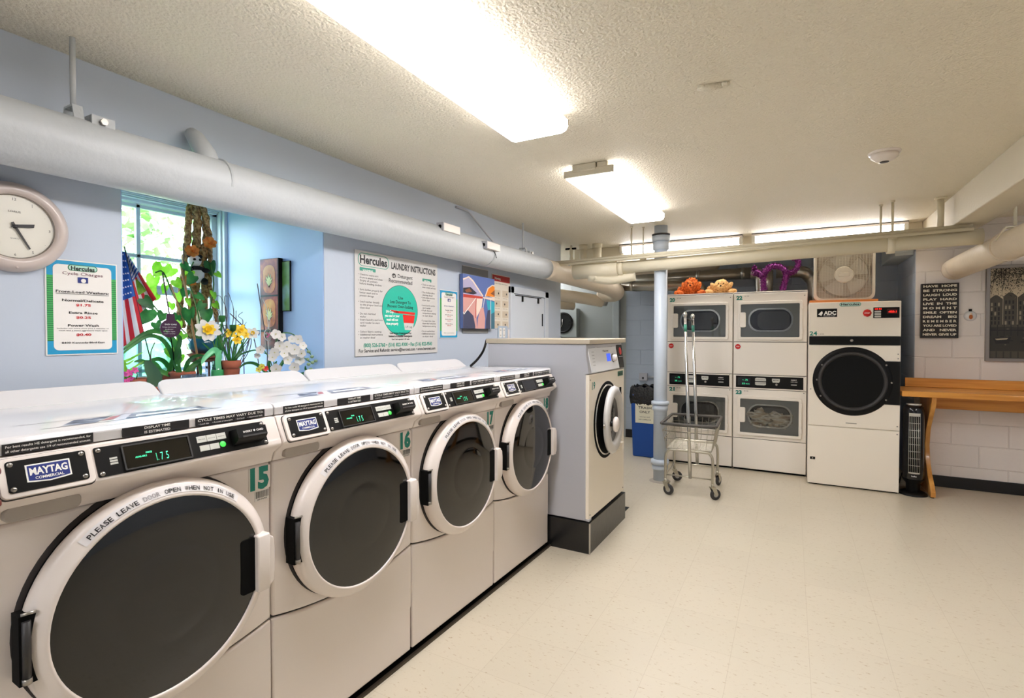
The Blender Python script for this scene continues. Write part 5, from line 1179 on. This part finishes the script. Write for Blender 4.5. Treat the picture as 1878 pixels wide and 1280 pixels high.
b = MB(); zz = pc.z - .032; b.lathe(mat('dark wood stand', (96, 58, 36), .6), [(0, 0), (.07, 0), (.07, -.016), (0, -.016)], (pc.x, pc.y, zz), 'z', 24)
for k in range(4): a = k * PI / 2 + .5; b.tube(MATS['dark wood stand'], [(pc.x + .055 * math.cos(a), pc.y + .055 * math.sin(a), zz - .01), (pc.x + .055 * math.cos(a), pc.y + .055 * math.sin(a), 0)], .007, 6)
b.build('stand', t)

# hanging braided ropes
COIR = noise_art('braided coir rope', ((92, 62, 34), (150, 112, 68), (190, 156, 104)), 70, rough=.9)
ROPES = [([(350, 372), (346, 400), (344, 440), (341, 470), (335, 520), (330, 560), (333, 600)], .020), ([(360, 372), (362, 410), (360, 450), (362, 490), (358, 530), (352, 580), (350, 640)], .024), ([(368, 374), (377, 400), (378, 440), (372, 480), (376, 520), (374, 570), (376, 610)], .021), ([(372, 380), (384, 430), (385, 470), (384, 520), (392, 560), (399, 590)], .014)]
t = base_thing('braided_rope_hanger', 'thick braided brown rope hanger hanging down the window', 'rope hanger', Vector((-3.12, 1.88, 2.16)))
for i, (ch, r) in enumerate(ROPES):
    P = path_smooth(rel(PX(ch, -3.12 + .02 * i), (-3.12, 1.88, 2.16)), 10); b = MB()
    for s_ in range(3):
        Q = [p + Vector((math.cos(k * .55 + s_ * 2.094), math.sin(k * .55 + s_ * 2.094), 0)) * r * .42 for k, p in enumerate(P)]
        b.tube(COIR, Q, [r * .62 * (1 + .18 * math.sin(k * 1.3 + s_)) for k in range(len(Q))], 8)
    b.build('rope', t)
b = MB()
for a, c in (((344, 366), (348, 376)), ((376, 370), (370, 380))): b.tube(BLACK, rel(PX([a, c], -3.1), (-3.12, 1.88, 2.16)), .004, 6)
b.build('hook', t)

# plush panda and orange tufts on the ropes
pc = AT(357, 488, 'x', -3.02); t = base_thing('plush_panda', 'small plush panda clinging to the braided rope in the window', 'plush toy', pc)
PW = mat('white plush', (232, 230, 226), .95); PK = mat('black plush', (26, 24, 26), .95)
MB().ball(PW, (0, 0, .03), (.03, .036, .034), 16, 12).ball(PW, (.024, -.006, .02), (.014, .018, .014), 12, 8).build('head', t)
MB().ball(PW, (0, .012, -.045), (.032, .04, .05), 16, 12).ball(PK, (.0, .01, -.014), (.034, .046, .018), 14, 8).build('body', t)
for s in (-1, 1):
    MB().ball(PK, (0, s * .032, .058), (.010, .013, .012), 10, 8).build('ear', t); MB().ball(PK, (.022, s * .05, -.02), (.016, .032, .016), 10, 8).build('arm', t); MB().ball(PK, (.02, s * .034 + .01, -.085), (.02, .02, .02), 10, 8).build('leg', t)
    MB().ball(PK, (.026, s * .015, .035), (.006, .009, .008), 8, 6).build('eye_patch', t)
OR = noise_art('orange silk petal', ((196, 84, 20), (238, 132, 40), (250, 170, 80)), 30)
for i, (a, c, lab) in enumerate(((352, 462, 'orange silk flower tucked in the ropes above the panda'), (384, 447, 'orange silk flower at the right side of the ropes'), (347, 516, 'orange silk flower among the leaves below the panda'))):
    o = bloom(Vector((0, 0, 0)), .038, 7, OR, cm=OR, cup=.6, cone=.25, seed=i + 1); o.name = 'silk_flower'; o.location = AT(a, c, 'x', -3.0); tag(o, lab, 'flower', 'orange silk flowers')

# flag
t = base_thing('small_flag', 'small American flag standing in the window at left', 'flag', AT(262, 640, 'x', -2.9))
o0 = AT(262, 640, 'x', -2.9); FRd = mat('flag red', (216, 40, 52), .7); FWh = mat('flag white', (238, 232, 232), .7); FBl = mat('flag blue', (50, 96, 176), .7)
def flagcloth(A, B, C, D, x, nst, can, name):
    """A-B top edge, D-C bottom edge in photo points; stripes run A->D"""
    b = MB(); n = 26; m_ = 26
    def P(s_, tt):
        u = (A[0] * (1 - s_) + B[0] * s_) * (1 - tt) + (D[0] * (1 - s_) + C[0] * s_) * tt; v = (A[1] * (1 - s_) + B[1] * s_) * (1 - tt) + (D[1] * (1 - s_) + C[1] * s_) * tt
        return AT(u, v, 'x', x + .016 * math.sin(s_ * 7 + tt * 2)) - o0
    for i in range(n):
        for j in range(m_):
            s0, s1, t0, t1 = i / n, (i + 1) / n, j / m_, (j + 1) / m_
            mm = FBl if (t0 < can[1] and s0 >= can[0]) else (FRd if int(s0 * nst) % 2 == 0 else FWh)
            b.add(mm, [tuple(P(s0, t0)), tuple(P(s1, t0)), tuple(P(s1, t1)), tuple(P(s0, t1))], [(0, 1, 2, 3)], True)
    q = random.Random(3)
    for i in range(9):
        for j in range(7):
            s_ = can[0] + (1 - can[0]) * (i + .5 * (j % 2) + .3) / 9.6; tt = can[1] * (j + .5) / 7; p = P(s_, tt) + Vector((.003, -.001, 0)); k = []
            for a in range(10): rr = .0055 if a % 2 == 0 else .0024; k.append(tuple(p + Vector((0, math.sin(a * PI / 5), math.cos(a * PI / 5))) * rr))
            b.add(FWh, k, [tuple(range(10))])
    return b.build(name, t, recalc=False)
flagcloth((196, 455), (229, 462), (264, 612), (205, 650), -2.86, 7, (0, .52), 'cloth')
flagcloth((228, 456), (231, 470), (256, 575), (287, 548), -2.90, 5, (0, .45), 'folded_cloth')
MB().tube(mat('flag stick', (60, 44, 60), .5), rel(PX([(228, 452), (246, 535), (266, 620), (275, 655)], -2.855), o0), .003, 6).build('stick', t)
sp = AT(275, 655, 'x', -2.855) - o0; MB().lathe(TERRA, [(0, 0), (.04, 0), (.055, .07), (.05, .07), (0, .065)], (sp.x, sp.y, SX - o0.z), 'z', 20).tube(MATS['flag stick'], [tuple(sp), (sp.x, sp.y, SX - o0.z + .06)], .003, 6).build('flag_pot', t)

# stakes and purple plant tag
for i, (a, c, r, lab) in enumerate((((298, 500), (312, 585), .0035, 'dark thin stake leaning among the pothos leaves'), ((335, 498), (351, 590), .006, 'tan bamboo stake in front of the ropes'), ((336, 446), (337, 482), .003, 'thin dark stick beside the upper ropes'), ((312, 520), (327, 560), .004, 'short brown bamboo stake behind the pothos leaves'))):
    P0, P1 = AT(*a, 'x', -2.9), AT(*c, 'x', -2.9); d = P1 - P0; k = (P1.z - SX) / -d.z if i < 2 else 1.0; P2 = P1 + d * min(k, 1.6)
    o = MB().tube(mat('bamboo', (178, 130, 84), .5) if i % 2 else mat('dark stake', (84, 56, 50), .6), [P0 - P0, P1 - P0, P2 - P0], r, 8).build('plant_stake', loc=P0); tag(o, lab, 'plant stake', 'stakes in the window plants')
o0 = AT(313, 602, 'x', -2.72); t = base_thing('plant_tag', 'round purple plant care tag on a stake in the window', 'plant tag', o0); PUR = mat('purple tag plastic', (66, 22, 58), .35)
b = MB(); R9 = R(80); TM_ = Matrix.Rotation(R9, 4, 'Z'); out = [(.046 * math.cos(a), .046 * math.sin(a)) for a in [R(115) + R(310) * i / 28 for i in range(29)]]; out += [(.017, .072), (-.017, .072)]
b.prism(PUR, out, -.0015, .0015, 'y', TM_)
b.text(INKW, 'EASY CARE', 0, .016, .009, -.003, wid=.052, bold=.03, M=TM_)
for i, wd in enumerate((.060, .036, .05, .05)): b.text(INKW, ('keep soil moist', 'indoor', 'bright light', 'water weekly')[i], -.006, .004 - i * .011, .006, -.003, wid=wd, M=TM_)
b.build('tag_plate', t); MB().tube(BLACKM, [(0, 0, -.045), (.003, .01, -.13), (.003, .015, SX - o0.z + .02)], .003, 6).build('tag_stake', t)

def leafy(name, label, cat, base, leaves, m=PLANTM, potr=.055, poth=.10, group=None, potm=TERRA):
    B = Vector((base[0], base[1], SX)); t = base_thing(name, label, cat, B, group); pot(t, (0, 0, 0), potr, poth, potm); b = MB()
    for P, w_, x in leaves: strap(b, m, [Vector((0, 0, poth * .85))] + rel(PX(P, x), B), w_)
    b.build('foliage', t, recalc=False); return t, B
lf = [([(327, 650), (312, 618), (285, 607), (255, 618), (222, 645)], .030, -2.80), ([(318, 660), (300, 625), (272, 616), (240, 636), (222, 652)], .020, -2.76), ([(322, 650), (330, 622), (318, 612), (300, 606)], .022, -2.72),
      ([(296, 684), (284, 668), (268, 664), (258, 668)], .026, -2.7), ([(320, 690), (300, 662), (280, 660), (262, 672)], .024, -2.82), ([(308, 686), (285, 676), (262, 662), (245, 664)], .022, -2.66)]
bp = AT(306, 712, 'x', -2.76); leafy('orchid_plant', 'strap-leaved potted plant with long arching leaves at the window left', 'plant', bp, lf)
lf = [([(340, 690), (352, 672), (378, 655), (400, 648)], .026, -2.68), ([(345, 690), (362, 664), (368, 678), (367, 694)], .020, -2.68), ([(332, 690), (328, 668), (334, 655)], .018, -2.66), ([(338, 690), (345, 664), (362, 652), (384, 655)], .022, -2.72), ([(330, 690), (322, 672), (318, 660)], .016, -2.64)]
bp = AT(336, 716, 'x', -2.66); leafy('orchid_plant', 'leafy potted plant with dark upright leaves below the ropes', 'plant', bp, lf)
bp = AT(278, 712, 'x', -2.56); B = Vector((bp.x, bp.y, SX)); t = base_thing('broad_leaf_plant', 'single broad grey-green leaf standing behind the nearest washer', 'plant', B); b = MB()
strap(b, mat('dull green leaf', (72, 108, 78), .5, var=(8, .1)), [Vector((0, 0, 0))] + rel(PX([(284, 695), (276, 676), (268, 660)], -2.56), B), .058); b.build('leaf', t, recalc=False)
b = MB().tube(TWIG, path_smooth(rel(PX([(277, 664), (277, 645), (284, 628)], -2.57), B)), .0025, 6); b.build('stem', t)
pot(t, (0, 0, 0), .05, .05)
# pink flowers
B = Vector((-2.62, AT(240, 700, 'x', -2.62).y, SX)); t = base_thing('pink_orchid', 'pink flowers in a clay pot at the lower left of the window', 'flower', B); pot(t, (0, .02, 0), .05, .085)
b = MB()
for i, (a, c, r) in enumerate(((237, 684, .018), (247, 679, .016), (231, 699, .016), (228, 686, .013), (240, 694, .014))): p = AT(a, c, 'x', -2.58) - B; bloom(p, r, 5, PPET, parent=t, cm=PPET, cup=.3, cone=.12, wide=.34, seed=i, face=(1, -.5 + .4 * (i % 3), .3 - .2 * i)); b.tube(STEM, path_smooth([(0, .02, .08), tuple(p + Vector((-.02, .02, -.02))), tuple(p)], 3), .002, 5)
b.build('stem', t)
lf = [([(226, 668), (240, 658), (262, 646)], .012, -2.66), ([(226, 690), (240, 678), (264, 662)], .012, -2.66), ([(224, 660), (232, 668), (246, 660)], .010, -2.64)]
b = MB()
for P, w_, x in lf: strap(b, PLANTL, [Vector((0, .0, .08))] + rel(PX(P, x), B), w_)
b.build('foliage', t, recalc=False)

# daffodils in a clay pot
pb = AT(424, 700, 'x', -2.60); B = Vector((-2.60, pb.y, SX)); t = base_thing('daffodil_pot', 'terracotta pot of yellow daffodils at the window centre', 'flower pot', B)
h_ = AT(424, 661, 'x', -2.60).z - SX; pot(t, (0, 0, 0), .047, h_)
b = MB(); g2 = MB()
for i, (a, c, r) in enumerate(((421, 611, .026), (441, 606, .036), (434, 622, .032), (463, 611, .034), (450, 614, .022))):
    p = AT(a, c, 'x', -2.58) - B; bloom(p, r, 6, WPET if i == 3 else YPET, parent=t, cm=YPET, cup=.15, cone=.34, wide=.34, seed=i, face=(1, -.5 + .3 * (i % 3), .2)); b.tube(STEM, path_smooth([(0, 0, h_ - .02), tuple(p * .6 + Vector((0, (i - 2) * .01, h_ * .5))), tuple(p + Vector((-.01, 0, -.006)))], 4), .003, 6)
for P, w_ in (([(415, 650), (405, 625), (418, 605)], .012), ([(420, 650), (425, 625), (440, 615)], .010), ([(432, 655), (445, 640), (440, 618)], .012), ([(436, 655), (446, 648), (470, 642), (490, 650)], .009), ([(428, 655), (436, 630), (448, 622)], .009)):
    strap(g2, PLANTD, [Vector((0, 0, h_ - .02))] + rel(PX(P, -2.58), B), w_)
b.build('stem', t); g2.build('foliage', t, recalc=False)
for i, (a, c, lab) in enumerate(((427, 602, ''), (407, 585, ''))):
    p = AT(a, c, 'x', -2.57) - B; k = MB(); k.lathe(PLANTD, [(.0, -.02), (.014, -.012), (.017, .006), (.016, .018)], p, 'z', 8); k.flat(PLANTD, [(p.x, p.y - .03), (p.x, p.y), (p.x + .01, p.y)], p.z - .012, 'z'); k.tube(STEM, path_smooth([tuple(p + Vector((0, 0, -.018))), tuple(p + Vector((0, -.02, -.08))), (0, 0, h_ - .02)], 4), .003, 6); k.build('green_bud', t, recalc=False)

# large white and yellow flower in a green ribboned vase
pb = AT(399, 700, 'x', -2.62); B = Vector((-2.62, pb.y, SX)); t = base_thing('ribboned_vase', 'green ribboned glass vase holding one large white flower', 'vase', B)
GR = mat('green satin ribbon', (64, 160, 96), .3); GRL = mat('pale green ribbon', (108, 196, 140), .3); h_ = AT(399, 662, 'x', -2.62).z - SX
MB().lathe(thin_glass('green tinted vase glass', (170, 216, 186), .08), [(0, 0), (.026, .0), (.028, h_ * .5), (.024, h_), (.021, h_), (.023, h_ * .5), (0, .01)], (0, 0, 0), 'z', 24).build('vase', t)
b = MB(); b.lathe(GR, [(.0285, h_ * .42), (.030, h_ * .45), (.030, h_ * .66), (.0285, h_ * .7)], (0, 0, 0), 'z', 24); strap(b, GRL, [Vector((.02, 0, h_ * .95))] + rel(PX([(400, 648), (392, 642), (376, 656), (370, 668)], -2.59), B), .030); strap(b, GRL, [Vector((.02, .0, h_ * .5))] + rel(PX([(400, 665), (401, 650), (406, 642)], -2.585), B), .026); b.build('ribbon', t, recalc=False)
p = AT(381, 606, 'x', -2.58) - B; bloom(p, .062, 8, WPET, parent=t, cm=YPET, cup=.12, cone=.30, wide=.30, seed=2, face=(1, -.35, .45)); bloom(p + Vector((.008, 0, .004)), .032, 7, YPET, parent=t, cm=YPET, cup=.3, cone=.2, wide=.34, seed=5, face=(1, -.35, .45))
b = MB(); b.tube(STEM, path_smooth([(0, 0, .05), (0, 0, h_), tuple(p + Vector((-.01, .03, -.05))), tuple(p)], 5), .003, 6); b.build('stem', t); g2 = MB()
for P, w_ in (([(402, 650), (403, 620), (408, 590)], .018), ([(404, 650), (412, 625), (424, 612)], .014), ([(398, 650), (396, 630), (402, 610)], .012), ([(398, 655), (384, 640), (370, 628)], .010)): strap(g2, PLANTD, [Vector((0, 0, h_ * .8))] + rel(PX(P, -2.60), B), w_)
g2.build('foliage', t, recalc=False)

# white orchid
pb = AT(505, 700, 'x', -2.44); B = Vector((-2.44, pb.y, SX)); t = base_thing('white_orchid', 'white orchid spray with green buds at the window right', 'flower', B); pot(t, (0, 0, 0), .045, .06)
OF = [(512, 613, .030), (522, 618, .026), (519, 634, .034), (533, 636, .036), (547, 641, .034), (510, 646, .030), (552, 622, .030), (560, 634, .026), (533, 660, .030), (513, 676, .034), (546, 673, .032), (556, 660, .032), (505, 655, .026), (483, 641, .026), (541, 650, .030), (526, 648, .026), (558, 648, .028), (476, 652, .018), (540, 622, .024)]
for i, (a, c, r) in enumerate(OF): bloom(KEEP(AT(a, c, 'x', -2.42 + .012 * math.sin(i * 2.1)) - Vector((0, r * .7, 0))) + Vector((0, 0, 0)) - B, r * .92, 5, WPET, parent=t, cm=YC, cup=.2, cone=.13, wide=.5, seed=i, face=(1, -.6 + .35 * math.sin(i), .2 * math.cos(i * 1.7)))
b = MB()
for ch in ([(505, 690), (502, 650), (512, 615), (535, 612), (555, 630), (570, 650)], [(505, 690), (520, 660), (545, 650), (566, 662), (578, 664)], [(503, 690), (495, 660), (484, 642)]): b.tube(STEM, path_smooth(rel(PX(ch, -2.44), B)), .0028, 6)
b.build('stem', t)
for a, c in ((566, 645), (572, 654), (564, 659), (566, 668), (573, 665), (570, 677), (579, 662)): MB().ball(mat('green grey bud', (128, 150, 110), .6), KEEP(AT(a, c, 'x', -2.41)) - B, (.010, .012, .009), 10, 8).build('bud', t)
g2 = MB()
for P, w_ in (([(498, 684), (493, 668), (497, 654)], .018), ([(492, 686), (470, 668), (452, 666), (438, 675)], .018), ([(508, 684), (522, 660), (538, 655), (554, 659)], .018), ([(500, 686), (502, 672), (508, 662)], .018), ([(560, 684), (566, 676), (572, 670)], .014)): strap(g2, PLANTD, [Vector((0, 0, .05))] + rel(PX(P, -2.50), B), w_)
g2.build('foliage', t, recalc=False)
B = Vector((-2.47, AT(478, 690, 'x', -2.47).y, SX)); t = base_thing('small_bloom_pot', 'tiny yellow and red flower pot beside the white orchid', 'flower pot', B); pot(t, (0, 0, 0), .026, .06)
for i, (a, c) in enumerate(((480, 672), (487, 676), (474, 678))): p = AT(a, c, 'x', -2.46) - B; bloom(p, .016, 5, (YC, REDO, YC)[i], parent=t, cm=REDO, cone=.2, wide=.45, seed=i)

# dry curly twigs and the little ring wreath
B = Vector((-2.85, AT(440, 700, 'x', -2.85).y, SX)); t = base_thing('dry_branches', 'bunch of dry curly grey twigs against the blue recess wall', 'branches', B); b = MB(); q = random.Random(11)
for i in range(16):
    a = q.uniform(396, 478); c = q.uniform(528, 600) + max(0, a - 430) * .6; P = [(430 + q.uniform(-8, 8), 690), (430 + (a - 430) * .45 + q.uniform(-10, 10), 640), (430 + (a - 430) * .8 + q.uniform(-10, 10), 600 + (c - 600) * .4), (a, c), (a + q.uniform(-12, 8), c - q.uniform(-6, 10))]
    b.tube(TWIG, path_smooth(rel(PX(P, -2.85 + q.uniform(-.12, .1)), B), 5), [.0026] * 12 + [.0016] * 9, 5)
for P in ([(422, 575), (448, 600), (462, 612)], [(478, 690), (470, 640), (466, 622)], [(448, 695), (447, 650), (446, 628)], [(488, 690), (490, 640), (478, 560), (472, 520)]): b.tube(TWIG, path_smooth(rel(PX(P, -2.8), B), 5), .003, 5)
b.build('twigs', t)
o0 = AT(492, 614, 'x', -2.78); t = base_thing('ring_wreath', 'small white wire ring ornament in front of the red canvas', 'ornament', o0); q = random.Random(8)
ring = [(.0, .028 * math.cos(a), .034 * math.sin(a)) for a in [2 * PI * i / 28 for i in range(29)]]; b = MB(); b.tube(WPET, ring, .0025, 6); b.build('ring', t)
b = MB()
for i in range(14): a = q.uniform(0, 6.28); r = q.uniform(.0, .022); b.ball((WPET, PPET, PLANTD)[i % 3], (.002, r * math.cos(a), r * math.sin(a) - .004), .005, 6, 5)
b.build('filling', t)
b = MB()
for P in ([(492, 604), (490, 570), (482, 548)], [(493, 604), (497, 572), (505, 560)], [(501, 612), (505, 580), (500, 556)], [(492, 625), (492, 690)]): b.tube(WPET, path_smooth(rel(PX(P, -2.78), o0)), .0018, 5)
b.build('wire', t)
# glass dish and jar on the sill
o = MB().lathe(thin_glass('clear glass dish', (230, 240, 244), .06), [(0, 0), (.05, 0), (.055, .09), (.052, .09), (.047, .006), (0, .006)], (0, 0, 0), 'z', 28).ball(LABELG, (0, 0, .04), (.04, .04, .03), 12, 8, .5, 40).build('glass_dish', loc=(-2.55, AT(355, 700, 'x', -2.55).y, SX)); tag(o, 'clear glass dish of pebbles on the sill beside the ribboned vase', 'dish')
o0 = AT(268, 650, 'x', -3.05); B = Vector((-3.05, o0.y, SX)); gl = thin_glass('pale green glass bowl', (224, 242, 236), .05)
o = MB().lathe(gl, [(0, .004), (.05, .0), (.12, .05), (.15, .14), (.13, .24), (.09, .28), (.085, .275), (.125, .235), (.145, .14), (.115, .053), (0, .01)], (0, 0, 0), 'z', 40).build('glass_bowl', loc=B); tag(o, 'large round pale green glass bowl under the flag', 'bowl')

# red canvas and small green picture on the recess cheek
t = thing('plant_canvas', 'narrow red and amber canvas with two leaf motifs in the recess', 'painting', (-2.79, 2.095, 1.60))
b = MB(); b.box(BLACK, -.085, .085, -.032, -.002, -.275, .275); b.build('canvas', t, bevel=.001)
RDP = noise_art('red amber paint', ((34, 4, 4), (104, 10, 8), (150, 34, 10), (196, 92, 28)), 9); AMB = noise_art('amber glow paint', ((150, 44, 10), (206, 112, 30), (224, 156, 60)), 10); b = MB()
b.rect(RDP, -.082, .078, -.272, .272, -.0328)
for zc in (.15, -.055): b.prism(AMB, b.rrect(-.055, .055, zc - .085, zc + .085, .045), -.0336, -.033, 'y')
b.rect(BLACK, -.082, .078, -.17, -.155, -.0334); b.rect(BLACK, -.082, .078, .045, .055, -.0334)
for zc in (.15, -.055):
    for a, l_ in ((-.9, .05), (-.5, .065), (-.1, .07), (.3, .066), (.7, .055), (1.1, .04)):
        dx, dz = math.sin(a) * l_, math.cos(a) * l_; b.flat(BLACK, [(-.003, zc - .05), (dx * .5 - .010, zc - .03 + dz * .6), (dx, zc - .03 + dz), (dx * .5 + .010, zc - .03 + dz * .55), (.003, zc - .05)], -.0340); b.flat(mat('pale leaf paint', (226, 220, 150), .6), [(-.0015, zc - .045), (dx * .5 - .007, zc - .03 + dz * .58), (dx * .93, zc - .03 + dz * .93), (dx * .5 + .007, zc - .03 + dz * .55)], -.0344)
b.build('painted_motifs', t, recalc=False)
o = MB().box(BLACK, -.035, .035, -.012, -.002, -.15, .15).rect(noise_art('green field print', ((40, 84, 40), (96, 140, 60), (150, 180, 190)), 6), -.031, .031, -.146, .146, -.0125).build('small_picture', loc=(-2.665, 2.095, 1.705)); tag(o, 'small green picture behind the red canvas in the recess', 'picture')
